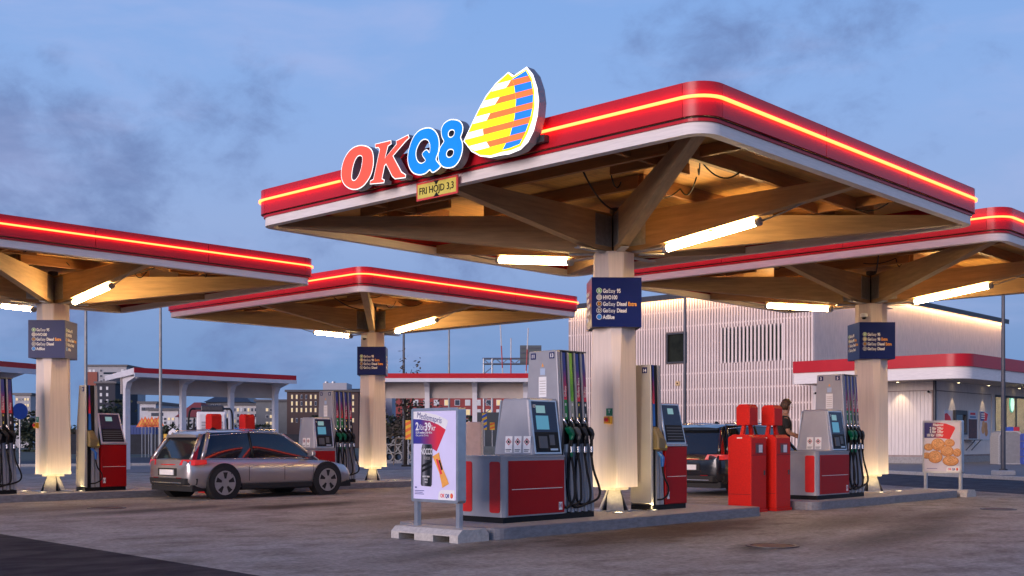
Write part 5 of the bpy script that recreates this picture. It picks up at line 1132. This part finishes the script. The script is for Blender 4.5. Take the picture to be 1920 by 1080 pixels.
# faces +x (camera right), slightly stooped; local y away from the camera
def build_person(T):
    V = [(0, 0, .95), (.01, 0, 1.12), (.03, 0, 1.30), (.05, 0, 1.44), (.075, 0, 1.52), (.10, 0, 1.60), (.11, 0, 1.70),           # pelvis .. head 0-6
         (.04, -.19, 1.42), (.07, -.25, 1.17), (.27, -.20, 1.08), (.34, -.18, 1.085),                                          # near arm 7-10
         (.04, .19, 1.42), (.14, .23, 1.18), (.38, .16, 1.10), (.47, .14, 1.10),                                              # far arm 11-14
         (.0, -.10, .90), (.02, -.11, .50), (-.02, -.11, .09), (.14, -.12, .04),                                              # legs 15-18
         (.0, .10, .90), (-.02, .11, .50), (-.06, .11, .09), (.10, .12, .04)]
    E_ = [(0,1),(1,2),(2,3),(3,4),(4,5),(5,6),(3,7),(7,8),(8,9),(9,10),(3,11),(11,12),(12,13),(13,14),(0,15),(15,16),(16,17),(17,18),(0,19),(19,20),(20,21),(21,22)]
    rad = [(.12,.16),(.11,.15),(.12,.17),(.09,.12),.055,(.078,.068),(.085,.072),.06,.043,.035,.03,.06,.043,.035,.03,.085,.058,.04,.035,.085,.058,.04,.035]
    b = skin('body', V, E_, rad, skin_m, T)
    # hands with five fingers each, curled
    for (hx, hy, hz), s in (((.36, -.178, 1.085), -1), ((.49, .137, 1.10), 1)):
        P_ = [(hx-.01, hy, hz), (hx+.05, hy, hz-.004), (hx+.075, hy, hz-.006)]; Ed = [(0, 1), (1, 2)]; Ra = [(.018, .028), (.016, .036), (.013, .034)]
        for k in range(4):
            oy = (-.027+.018*k); ln = (.030, .038, .036, .027)[k]; n0 = len(P_)
            P_ += [(hx+.085, hy+oy, hz-.004), (hx+.085+ln, hy+oy*1.05, hz-.012), (hx+.085+ln*1.5, hy+oy*1.05, hz-.036)]; Ed += [(2, n0), (n0, n0+1), (n0+1, n0+2)]; Ra += [.0095, .0088, .0075]
        n0 = len(P_); P_ += [(hx+.03, hy+s*-.036, hz+.008), (hx+.066, hy+s*-.048, hz+.016), (hx+.095, hy+s*-.040, hz+.014)]; Ed += [(1, n0), (n0, n0+1), (n0+1, n0+2)]; Ra += [.012, .010, .0085]
        skin('hand', P_, Ed, Ra, skin_m, b, 0, 1)
    # face
    hd = Vector((.11, 0, 1.67))
    MB().loft([[(hd.x+.075, -.014, hd.z-.005), (hd.x+.075, .014, hd.z-.005), (hd.x+.07, 0, hd.z+.0)], [(hd.x+.108, -.011, hd.z-.035), (hd.x+.108, .011, hd.z-.035), (hd.x+.085, 0, hd.z-.02)], [(hd.x+.08, -.012, hd.z-.045), (hd.x+.08, .012, hd.z-.045), (hd.x+.08, 0, hd.z-.043)]]).build('nose', skin_m, b, bevel=.004)
    for s in (-1, 1):
        MB().loft([[(hd.x+.074+.012*c, s*.03+.012*q, hd.z+zz) for c, q in ((0, 1), (.7, .7), (1, 0), (.7, -.7), (0, -1), (-.7, 0))] for zz in (-.006, 0, .006)]).build('eye', whitep, b, smooth=True)
        MB().tube([(hd.x+.0, s*.074, hd.z-.03), (hd.x-.012, s*.082, hd.z+.0), (hd.x-.005, s*.078, hd.z+.028)], .014, 8).build('ear', skin_m, b, smooth=True)
    MB().tube([(hd.x+.076, -.022, hd.z-.07), (hd.x+.084, 0, hd.z-.071), (hd.x+.076, .022, hd.z-.07)], .006, 6).build('mouth', mat('lips', (.32, .12, .10), .5), b, smooth=True)
    # hair: a lumpy cap
    hv = MB(); rg_ = random.Random(3); rings = []
    for j in range(7):
        t = j/6; z = hd.z-.02+.155*math.sin(t*1.57); rr = math.cos(t*1.45)
        rings.append([(hd.x-.018+(.106*rr+.004)*math.cos(k*math.pi/8)*(1.0+rg_.uniform(-.04, .06))-(.03 if math.cos(k*math.pi/8) > .2 and j == 0 else 0), (.096*rr+.004)*math.sin(k*math.pi/8)*(1+rg_.uniform(-.04, .06)), z+(.045 if math.cos(k*math.pi/8) > .2 and j < 2 else -.055*(j == 0))+rg_.uniform(-.006, .006)) for k in range(16)])
    hv.loft(rings).build('hair', hair_m, b, smooth=True)
    # clothing
    sv = [(0, 0, .93), (.01, 0, 1.12), (.03, 0, 1.30), (.048, 0, 1.43), (.06, 0, 1.475), (.04, -.20, 1.41), (.06, -.245, 1.22), (.04, .20, 1.41), (.10, .225, 1.24)]
    skin('shirt', sv, [(0,1),(1,2),(2,3),(3,4),(3,5),(5,6),(3,7),(7,8)], [(.14,.18),(.13,.17),(.145,.20),(.12,.16),.07,.088,.07,.088,.07], shirt_m, b)
    tv = [(0, 0, .97), (.0, -.10, .88), (.02, -.11, .50), (-.02, -.11, .10), (.0, .10, .88), (-.02, .11, .50), (-.06, .11, .10)]
    skin('trousers', tv, [(0,1),(1,2),(2,3),(0,4),(4,5),(5,6)], [(.13,.17),.10,.073,.06,.10,.073,.06], jeans_m, b)
    for x, y in ((.05, -.12), (.01, .12)):
        MB().loft([[(x-.10, y-.04, 0), (x+.16, y-.045, 0), (x+.16, y+.045, 0), (x-.10, y+.04, 0)], [(x-.10, y-.04, .09), (x+.06, y-.04, .085), (x+.06, y+.04, .085), (x-.10, y+.04, .09)]]).build('shoe', shoe_m, b, bevel=.02)
build_person(PT)
g_ = thing('payment_card', 'small pale green card held by the person at the pump', 'card', (pp.x+RT.x*.45+FW.x*-.19, pp.y+RT.y*.45+FW.y*-.19, .1412+1.10), -TROT)
box('card', mat('card_green', (.45, .62, .50), .4), g_, -.06, .05, -.02, .045, 0, .012)
# ================================================================ WASH SHELTERS BEHIND THE STATION
shel_w = mat('shelter_white', (.66, .64, .66), .5, ns=3, na=.06); shel_p = mat('shelter_panel', (.50, .43, .38), .65, ns=2, na=.1)
def shelter(label, p0, p1, zt, zr, zw, zp, depth, cols, deep=1):
    v = p1-p0; ln = v.length; T = thing('wash_shelter', label, 'shelter', (p0.x, p0.y, 0), math.atan2(v.y, v.x), 'red-edged shelters behind the pumps')
    MB().box(0, ln, -.03, .0, zr, zt).build('fascia', red_f, T, recalc=False)
    MB().box(.0, ln, -.06, .0, zw, zr-.004).build('edge_board', shel_w, T, recalc=False)
    MB().loft([[(.005, .001, zr-.06), (ln-.005, .001, zr-.06), (ln-.005, .001, zt-.01), (.005, .001, zt-.01)], [(.005, depth, zr-.25), (ln-.005, depth, zr-.25), (ln-.005, depth, zr-.05), (.005, depth, zr-.05)]]).build('roof', shel_w, T)
    MB().box(.1, ln-.1, depth*.5, depth*.5+.06, zp, zr-.16).build('back_panel', shel_p, T, recalc=False)
    for x in cols:
        x = x*ln; y = depth*.5-.10
        MB().loft([[(x-.11, y-.11, 0), (x+.11, y-.11, 0), (x+.11, y+.09, 0), (x-.11, y+.09, 0)], [(x-.11, y-.11, zw-.45), (x+.11, y-.11, zw-.45), (x+.11, y+.09, zw-.45), (x-.11, y+.09, zw-.45)],
                   [(x-.12, y-.25, zw-.18), (x+.12, y-.25, zw-.18), (x+.12, y+.09, zw-.18), (x-.12, y+.09, zw-.18)], [(x-.13, .05, zw+.04), (x+.13, .05, zw+.04), (x+.13, y+.09, zw+.04), (x-.13, y+.09, zw+.04)]]).build('post', shel_w, T)
        MB().tube([(x, .25, zw+.0), (x, .25, zw-.04)], .07, 10).build('lamp', whitep, T)
pA = atd(251, 46.); aS = pA.y; pB = Vector((on_a(555, 700, aS)[0], aS))
zS = lambda y: zat(y, 46.)
shelter('white wash shelter with red edge behind the silver car', pA, pB, zS(689), zS(698.7), zS(706.5), zS(737), 2.4, (.035, .36, .66, .955))
pA = atd(-160, 41.); pB = atd(68, 41.+5.5); zS = lambda y: zat(y, 46.)
shelter('wash shelter cut off by the left picture edge', pA, pB, zS(681), zS(691), zS(701), zS(722), 2.4, (.5, .9))
pA = atd(690, 53.); pB = atd(998, 53.); zS = lambda y: zat(y, 53.)
shelter('wash shelter with red edge behind the member price poster', pA, pB, zS(700), zS(709), zS(716), zS(745), 2.4, (.05, .35, .645, .96))
# vacuum station with looped hoses
g = atd(395, 42.); T = thing('vacuum_station', 'white and blue vacuum station with black looped hoses under the shelter', 'vacuum station', (g.x, g.y, 0), -TROT+R(12))
box('cabinet', whitep, T, -.50, .55, 0, .7, .05, 2.25, .05); box('side_panel', navy, T, -.56, -.501, .05, .65, .05, 1.7); box('front_frame', shel_w, T, -.40, .50, -.03, -.001, .2, 2.15, .02)
for j in range(14): MB().box(-.32, .42, -.05, -.031, .45+j*.105, .45+j*.105+.07).build('slat', grey_p, T, recalc=False)
box('motor_box', steel_d, T, -.35, .45, .0, .6, 2.251, 2.48, .04)
for s, c in ((-1, 0), (1, 0)): MB().tube(curve_pts([(s*.55, .2, 2.35), (s*.72, .1, 2.3), (s*.78, 0, 1.9), (s*.78, -.05, 1.0), (s*.76, -.05, .3), (s*.62, 0, .35), (s*.60, 0, 1.6), (s*.58, .1, 2.0)]), .035, 8).build('hose', rubber, T, smooth=True)
MB().tube([(-.7, .2, 2.36), (.7, .2, 2.36)], .04, 8).build('arm', steel_d, T)

# ================================================================ FAR BUILDINGS
lit = mat('lit_window', (.5, .4, .2), .4, emit=S(235, 205, 150), es=.55); dim = mat('dim_window', (.06, .07, .09), .15); palew = mat('pale_window', (.5, .5, .52), .3, emit=S(200, 195, 190), es=.2)
rw = random.Random(11)
def house(label, px0, px1, py, d, col, wins=(), roof=None, depth=12., name='house', extra=None, z0=0., roofcol=None):
    g = atd((px0+px1)/2, d); w = (px1-px0)/2*d/FPX; h = zat(py, d)
    T = thing(name, label, 'building', (g.x, g.y, z0), -TROT)
    m = mat('wall_%d_%d' % (px0, px1), col, .8, ns=1.2, na=.12)
    MB().box(-w, w, 0, depth, 0, h-z0).build('wall', m, T, recalc=False)
    if roof == 'flat': MB().box(-w-.3, w+.3, -.3, depth+.3, h-z0+.001, h-z0+.35).build('roof', roofcol or steel_d, T, recalc=False)
    elif roof == 'hip':
        MB().loft([[(-w-.4, -.4, h-z0), (w+.4, -.4, h-z0), (w+.4, depth+.4, h-z0), (-w-.4, depth+.4, h-z0)], [(-w*.35, depth*.4, h-z0+2.2), (w*.35, depth*.4, h-z0+2.2), (w*.35, depth*.6, h-z0+2.2), (-w*.35, depth*.6, h-z0+2.2)]]).build('roof', roofcol or steel_d, T)
    for (u0, u1, nx, va, vb, ny, ww, wh, kinds) in wins:
        for i in range(nx):
            for j in range(ny):
                x = (px0+(px1-px0)*(u0+(u1-u0)*(i+.5)/nx)-(px0+px1)/2)*d/FPX; z = zat(va+(vb-va)*(j+.5)/ny, d)-z0
                hw, hh = ww*d/FPX/2, wh*d/FPX/2
                o = MB().box(x-hw, x+hw, -.06, -.001, z-hh, z+hh).build('window', shel_w if kinds != 'band' else steel_d, T, recalc=False)
                MB().box(x-hw*.82, x+hw*.82, -.09, -.0605, z-hh*.86, z+hh*.86).build('pane', rw.choice({'lit': (lit, lit, lit, dim), 'mix': (lit, dim, dim, palew), 'dark': (dim,), 'pale': (palew, palew, lit, dim), 'band': (dim,)}[kinds]), o, recalc=False)
    if extra: extra(T, w, h-z0, d)
    return T
def tower_extra(T, w, h, d):
    MB().box(-w, -w*.48, -.25, -.001, h*.62, h*.93).build('brick_bay', mat('brick_red', (.30, .09, .06), .8), T, recalc=False)
    for j in range(5):
        z = h*.93-j*h*.085; MB().box(-w*.05, w*.62, -1.4, -.001, z-h*.05, z-h*.035).build('balcony', grey_p, T, recalc=False); MB().box(-w*.05, w*.62, -1.42, -1.36, z-h*.035, z-h*.008).build('balcony_glass', glass, T, recalc=False)
house('tall pale apartment tower with red brick bay and balconies', 164, 237, 687, 230, (.40, .39, .40), ((.02, .22, 2, 690, 712, 2, 5, 5, 'mix'), (.26, .44, 1, 690, 730, 4, 5, 5, 'dark'), (.82, .98, 1, 688, 800, 8, 5, 5, 'mix')), 'flat', name='apartment_tower', extra=tower_extra)
house('dark apartment block with small pale windows left of the shelter', 180, 216, 719, 200, (.035, .036, .05), ((.1, .75, 2, 722, 770, 4, 4, 6, 'pale'),), 'flat', name='apartment_block')
house('pale office block with lit window rows at the far left', 28, 57, 741, 180, (.42, .40, .40), ((.05, .95, 5, 743, 800, 5, 4.2, 5, 'lit'),), 'flat', name='office_block')
house('white stepped villa with dark window band', 262, 292, 757, 170, (.55, .54, .56), ((.1, .9, 3, 762, 772, 1, 7, 6, 'band'),), 'flat', name='villa')
house('low white house with dark windows beside the villa', 278, 334, 770, 168, (.58, .57, .58), ((.1, .5, 4, 774, 780, 1, 5.5, 6, 'band'), (.1, .9, 6, 782, 796, 2, 5, 5, 'mix')), 'flat', name='villa')
house('small white house with a red roof', 334, 372, 782, 160, (.6, .58, .58), ((.1, .9, 4, 785, 800, 2, 5, 5, 'dark'),), 'hip', name='house', roofcol=mat('roof_red', (.28, .05, .04), .8))
house('grey school-like building with a low dark hipped roof', 386, 468, 754, 220, (.13, .13, .14), ((.1, .9, 8, 757, 764, 1, 5, 5, 'dark'),), 'hip', name='grey_building')
house('long white building with slim windows behind the red bins', 418, 486, 760, 190, (.50, .48, .47), ((.08, .95, 9, 763, 795, 3, 4, 7, 'mix'),), 'flat', name='white_building')
house('plain grey block beside the brown brick building', 480, 538, 753, 185, (.15, .16, .17), ((.3, .55, 2, 762, 800, 3, 5, 6, 'lit'),), 'flat', name='grey_block')
def brick_extra(T, w, h, d): MB().box(-w*.05, w*.62, 2, 8, h+.36, h+.36+14*d/FPX).build('roof_plant', grey_p, T, recalc=False); [MB().tube([(x*w, 3, h+.36+14*d/FPX), (x*w, 3, h+.36+17*d/FPX)], .3, 8).build('vent', steel, T) for x in (.02, .22)]
house('brown brick building with rows of slim lit windows', 538, 672, 735, 180, (.075, .045, .04), ((.04, .96, 14, 738, 775, 3, 3.4, 8, 'lit'), (.04, .96, 14, 776, 800, 1, 3.4, 8, 'mix')), 'flat', name='brick_building', extra=brick_extra)
house('white low hall behind the middle column', 655, 735, 733, 190, (.50, .50, .54), ((.3, .9, 5, 760, 800, 2, 6, 6, 'mix'),), 'flat', name='hall')
house('long red building with white-framed windows behind the shelter', 742, 1012, 722, 175, (.30, .055, .05), ((.03, .97, 13, 728, 800, 4, 10, 11, 'pale'),), 'flat', name='red_building')
# dark hedge line and trees
leaf_a = mat('foliage_dark', (.030, .042, .020), .8, ns=3, na=.5); leaf_b = mat('foliage_bronze', (.065, .050, .035), .8, ns=3, na=.5); bark = mat('bark', (.06, .045, .035), .9)
def tree(label, px, d, top, rx, rz, m, n=900, ls=.16, trunk=True, sparse=0., name='tree'):
    g = atd(px, d); h = zat(top, d); T = thing(name, label, 'tree' if name == 'tree' else name, (g.x, g.y, 0), 0, None); rg_ = random.Random(px)
    if trunk:
        MB().tube([(0, 0, 0), (.05, .03, h*.35), (0, .02, h*.75)], [.10, .07, .03], 7).build('trunk', bark, T, smooth=True)
        for k in range(6):
            a = k*1.05; MB().tube([(0, 0, h*(.3+.07*k)), (math.cos(a)*rx*.6, math.sin(a)*rx*.6, h*(.45+.075*k))], [.035, .012], 5).build('limb', bark, T)
    mb = MB(); cz = h-rz; cl = [(rg_.gauss(0, .45)*rx, rg_.gauss(0, .45)*rx, cz+rg_.gauss(0, .45)*rz) for _ in range(14)]
    for i in range(n):
        c = rg_.choice(cl); p = Vector(c)+Vector((rg_.gauss(0, .22)*rx, rg_.gauss(0, .22)*rx, rg_.gauss(0, .2)*rz)); p.z = min(max(p.z, .1), h)
        a = Vector((rg_.uniform(-1, 1), rg_.uniform(-1, 1), rg_.uniform(-.6, .6))).normalized()*ls*rg_.uniform(.6, 1.3); b = a.cross(Vector((rg_.uniform(-1, 1), rg_.uniform(-1, 1), rg_.uniform(-1, 1)))).normalized()*ls*.5
        mb.add([p-a, p+b, p+a, p-b], [(0, 1, 2, 3)])
    mb.build('crown', m, T, recalc=False)
tree('thin bronze-leaved sapling beside the dark lamp post', 760, 56, 655, .55, 2.0, leaf_b, 320, .10)
tree('bushy bronze tree seen under the right wash shelter', 775, 62, 748, 1.5, 1.3, leaf_b, 900, .13)
tree('dark round tree before the far left office', 56, 120, 772, 2.2, 2.2, leaf_a, 900, .3)
tree('dark tree before the dark apartment block', 205, 150, 752, 3.2, 2.5, leaf_a, 1000, .35)
tree('green tree before the brown brick building', 610, 140, 780, 2.5, 1.6, leaf_a, 900, .3)
for px, d, w_, top, lb in ((848, 95, 7.5, 782, 'long dark hedge before the red building'), (300, 110, 11, 797, 'long dark hedge beyond the street at left')):
    g = atd(px, d); T = thing('hedge', lb, 'hedge', (g.x, g.y, 0), -TROT); mb = MB(); h = zat(top, d); rg_ = random.Random(px)
    for i in range(4200):
        p = Vector((rg_.uniform(-w_, w_), rg_.uniform(0, 1.2), rg_.uniform(.0, h*(1+.06*math.sin(i*.7))))); a = Vector((rg_.uniform(-1, 1), rg_.uniform(-1, 1), rg_.uniform(-1, 1))).normalized()*.2; b = a.cross(Vector((rg_.uniform(-1, 1), .3, rg_.uniform(-1, 1)))).normalized()*.11
        mb.add([p-a, p+b, p+a, p-b], [(0, 1, 2, 3)])
    mb.build('foliage', leaf_a, T, recalc=False); box('stems', bark, T, -w_*.98, w_*.98, .4, .7, 0, h*.85)
# site fence
def fence(label, p0, p1, h, m):
    v = p1-p0; n = max(1, int(v.length/2.5)); T = thing('site_fence', label, 'fence', (p0.x, p0.y, 0), math.atan2(v.y, v.x), 'fences behind the station')
    pm = qm = None
    for i in range(n):
        if pm is None:
            pm = MB().tube([(0, 0, 0), (0, 0, h)], .03, 6).build('post', steel, T); qm = MB().box(.05, 2.45, -.01, .01, .12, h-.1).build('panel', m, T, recalc=False)
        else:
            for s_ in (pm, qm): c = s_.copy(); COL.objects.link(c); c.parent = T; c.location = (i*2.5, 0, 0)
netm = mat('dark_netting', (.02, .022, .03), .9, ns=2, na=.4); netg = mat('grey_mesh', (.09, .11, .12), .8, ns=2, na=.3)
fence('dark netted site fence beyond the street at left', atd(100, 88), atd(690, 88), 1.75, netm)
fence('grey mesh fence behind the front pump', atd(862, 47), atd(960, 47), 1.05, netg)
fence('tall dark mesh fence beyond the grass verge', atd(890, 70), atd(1000, 70), 3.0, mat('thin_mesh', (.05, .06, .07), .8))
# pipes stacked in a pile
g = atd(748, 64); pipe_m = mat('concrete_pipe', (.34, .33, .32), .85, ns=6, na=.2)
k = 0
for row in range(3):
    for i in range(5-row):
        x = (-1.1+i*.52+row*.26); z = .27+row*.45; p = g+RT*x
        T = thing('concrete_pipe', ('bottom', 'middle', 'top')[row]+' row concrete pipe in the grey stack behind the lamp post', 'pipe', (p.x, p.y, z), -TROT, 'stacked concrete pipes')
        MB().ext([arc(0, 0, .255, 0, 342, 19), arc(0, 0, .19, 0, 342, 19)], (0, 0, 0), (1, 0, 0), (0, 0, 1), (0, 1.8, 0)).build('barrel', pipe_m, T)
# road-work markers
stripe_o = mat('marker_orange', (.75, .14, .02), .5); stripe_y = mat('marker_yellow', (.80, .45, .03), .5); stripe_b = mat('marker_blue', (.03, .10, .42), .5)
for px, d, y0, y1, ca, lb in ((765.5, 52, 788, 824, stripe_o, 'orange and yellow striped marker board by the lamp post'), (908.5, 60, 775, 806, stripe_b, 'blue and yellow striped marker board under the shelter'), (923, 58, 792, 806, stripe_o, 'small orange marker board beside the blue one')):
    g = atd(px, d); z1, z0 = zat(y0, d), max(zat(y1, d), .25); T = thing('marker_board', lb, 'marker board', (g.x, g.y, 0), -TROT, 'striped road-work markers')
    w = .125
    box('backing', stripe_y, T, -w, w, 0, .03, z0, z1); MB().tube([(0, .02, 0), (0, .02, z0)], .025, 6).build('post', steel, T); box('foot', rubber, T, -.3, .3, -.15, .2, 0, .09)
    n = max(2, int((z1-z0)/.24))
    for i in range(n):
        z = z0+.02+i*(z1-z0)/n; hh = (z1-z0)/n
        p = clip(clip([(-w, z), (w, z+hh*.45), (w, z+hh*.95), (-w, z+hh*.5)], 0, 1, z1), 0, -1, -z0)
        if len(p) > 2: MB().ext([p], (0, -.003, 0), (1, 0, 0), (0, 0, 1), (0, .002, 0)).build('stripe', ca, T)
# row of warning triangles on the far side of the street
for i in range(6):
    d = 80; g = atd(266+i*6.2, d); zt_ = zat(784-(i % 2)*2, d)
    T = thing('warning_sign', 'orange warning triangle in the crowded row of road signs', 'warning sign', (g.x, g.y, 0), -TROT, 'row of orange warning triangles')
    MB().tube([(0, .03, 0), (0, .03, zt_-.3)], .03, 6).build('post', steel, T)
    MB().ext([[(-.40, zt_-.62), (.40, zt_-.62), (0, zt_+.06)], [(-.24, zt_-.53), (.24, zt_-.53), (0, zt_-.13)]], (0, 0, 0), (1, 0, 0), (0, 0, 1), (0, .02, 0)).build('border', stripe_o, T)
    MB().ext([[(-.24, zt_-.53), (.24, zt_-.53), (0, zt_-.13)]], (0, .002, 0), (1, 0, 0), (0, 0, 1), (0, .012, 0)).build('face', stripe_y, T)
# blue container behind
for px, d, w_, h_, c, lb in ((232, 100, 2.6, 2.5, (.02, .05, .20), 'dark blue site container left of the warning triangles'), (447, 110, 1.5, 2.4, (.03, .12, .35), 'blue site container between the red bins')):
    g = atd(px, d); T = thing('site_container', lb, 'container', (g.x, g.y, 0), -TROT, 'blue site containers'); box('shell', mat('container_%d' % px, c, .6), T, -w_, w_, 0, 2.4, .1, h_, .03)
    for i in range(int(w_*8)): MB().box(-w_+.1+i*.25, -w_+.2+i*.25, -.03, -.001, .25, h_-.15).build('rib', MATS['container_%d' % px], T, recalc=False)
# round blue traffic sign
g = atd(38, 46); T = thing('traffic_sign', 'round blue traffic sign beside the left pump', 'traffic sign', (g.x, g.y, 0), -TROT+R(55)); zc = zat(771, 46)
MB().tube([(0, .03, 0), (0, .03, zc+.2)], .03, 8).build('post', steel, T); MB().ext([arc(0, zc, .33, 0, 345, 23)], (0, 0, 0), (1, 0, 0), (0, 0, 1), (0, .02, 0)).build('disc', mat('sign_blue', (.02, .08, .38), .4), T)
# gantry road sign
d = 120.; g = atd(905, d); T = thing('gantry_sign', 'grey motorway gantry sign on a lattice arm above the shelter', 'gantry sign', (g.x, g.y, 0), -TROT)
s_ = d/FPX; zt_, zb_ = zat(672, d), zat(682, d); X1 = 108*s_
lat = MB()
for z in (zt_, zb_):
    for y in (0, .7): MB().tube([(0, y, z), (X1, y, z)], .09, 6).build('chord', steel, T)
for i in range(9):
    xa, xb_ = X1*i/9, X1*(i+1)/9; MB().tube([(xa, 0, zb_ if i % 2 else zt_), (xb_, 0, zt_ if i % 2 else zb_)], .05, 5).build('brace', steel, T)
for x in (2*s_, 18*s_):
    MB().tube([(x, 0, 0), (x, 0, zt_)], .10, 6).build('leg', steel, T)
for i in range(12): MB().tube([(2*s_ if i % 2 else 18*s_, 0, zb_*(i+.5)/13), (18*s_ if i % 2 else 2*s_, 0, zb_*(i+1.5)/13)], .05, 5).build('brace', steel, T)
MB().box(70*s_, 110*s_, -.35, -.15, zat(684, d), zat(648, d)).build('sign_panel', mat('sign_back', (.10, .115, .12), .6), T, recalc=False)
for i in range(4): MB().box(70*s_, 110*s_, -.42, -.351, zat(680-i*9, d)-.08, zat(680-i*9, d)+.08).build('stiffener', grey_d, T, recalc=False)
# thin red and white poles
for px, top, tilt, lb in ((950, 607, .012, 'tall thin red pole leaning left of the gantry sign'), (958, 634, 0, 'short thin pale pole beside the leaning red pole'), (979, 615, -.012, 'thin red and white pole just before the gantry panel')):
    d = 85; g = atd(px, d); h = zat(top, d); T = thing('marker_pole', lb, 'pole', (g.x, g.y, 0), -TROT, 'thin poles by the gantry')
    for i in range(6): MB().tube([(-tilt*h*(i/6)*4, 0, h*i/6), (-tilt*h*((i+1)/6)*4, 0, h*(i+1)/6)], .05, 6).build('segment', (mat('pole_red', (.45, .06, .05), .5), mat('pole_white', (.6, .55, .52), .5))[i % 2], T)
# white bollards and a pale barrier
g = atd(324, 40); T = thing('washer_post', 'white post with two yellow hose hooks behind the silver car', 'post', (g.x, g.y, 0), -TROT); box('post', shel_w, T, -.10, .10, 0, .12, 0, 1.25, .02); MB().ext([[(-.2, 1.15), (.2, 1.15), (.14, 1.5), (0, 1.62), (-.14, 1.5)]], (0, -.01, 0), (1, 0, 0), (0, 0, 1), (0, .12, 0)).build('head', whitep, T)
for s in (-1, 1): box('hook', stripe_y, T, s*.26-.06, s*.26+.06, -.02, .08, 1.18, 1.42, .02)
g = atd(902, 36); T = thing('pale_cabinet', 'pale pink cabinet behind the member price poster', 'cabinet', (g.x, g.y, 0), -TROT); z1 = zat(791, 36)
box('shell', mat('cabinet_pink', (.55, .44, .43), .6), T, -.55, .0, 0, .5, 0, z1, .02); box('rim', conc_l, T, -.0, .07, -.01, .5, 0, z1+.02)
g = atd(757, 55); T = thing('tree_stakes', 'pale wooden support frame round the sapling', 'support frame', (g.x, g.y, 0), -TROT); wood_p = mat('stake_wood', (.35, .26, .18), .8)
for x in (-.45, .45): MB().tube([(x*1.1, 0, 0), (x*.8, 0, 1.35)], .035, 6).build('stake', wood_p, T)
MB().tube([(-.4, 0, 1.3), (.4, 0, 1.3)], .03, 6).build('crossbar', wood_p, T)
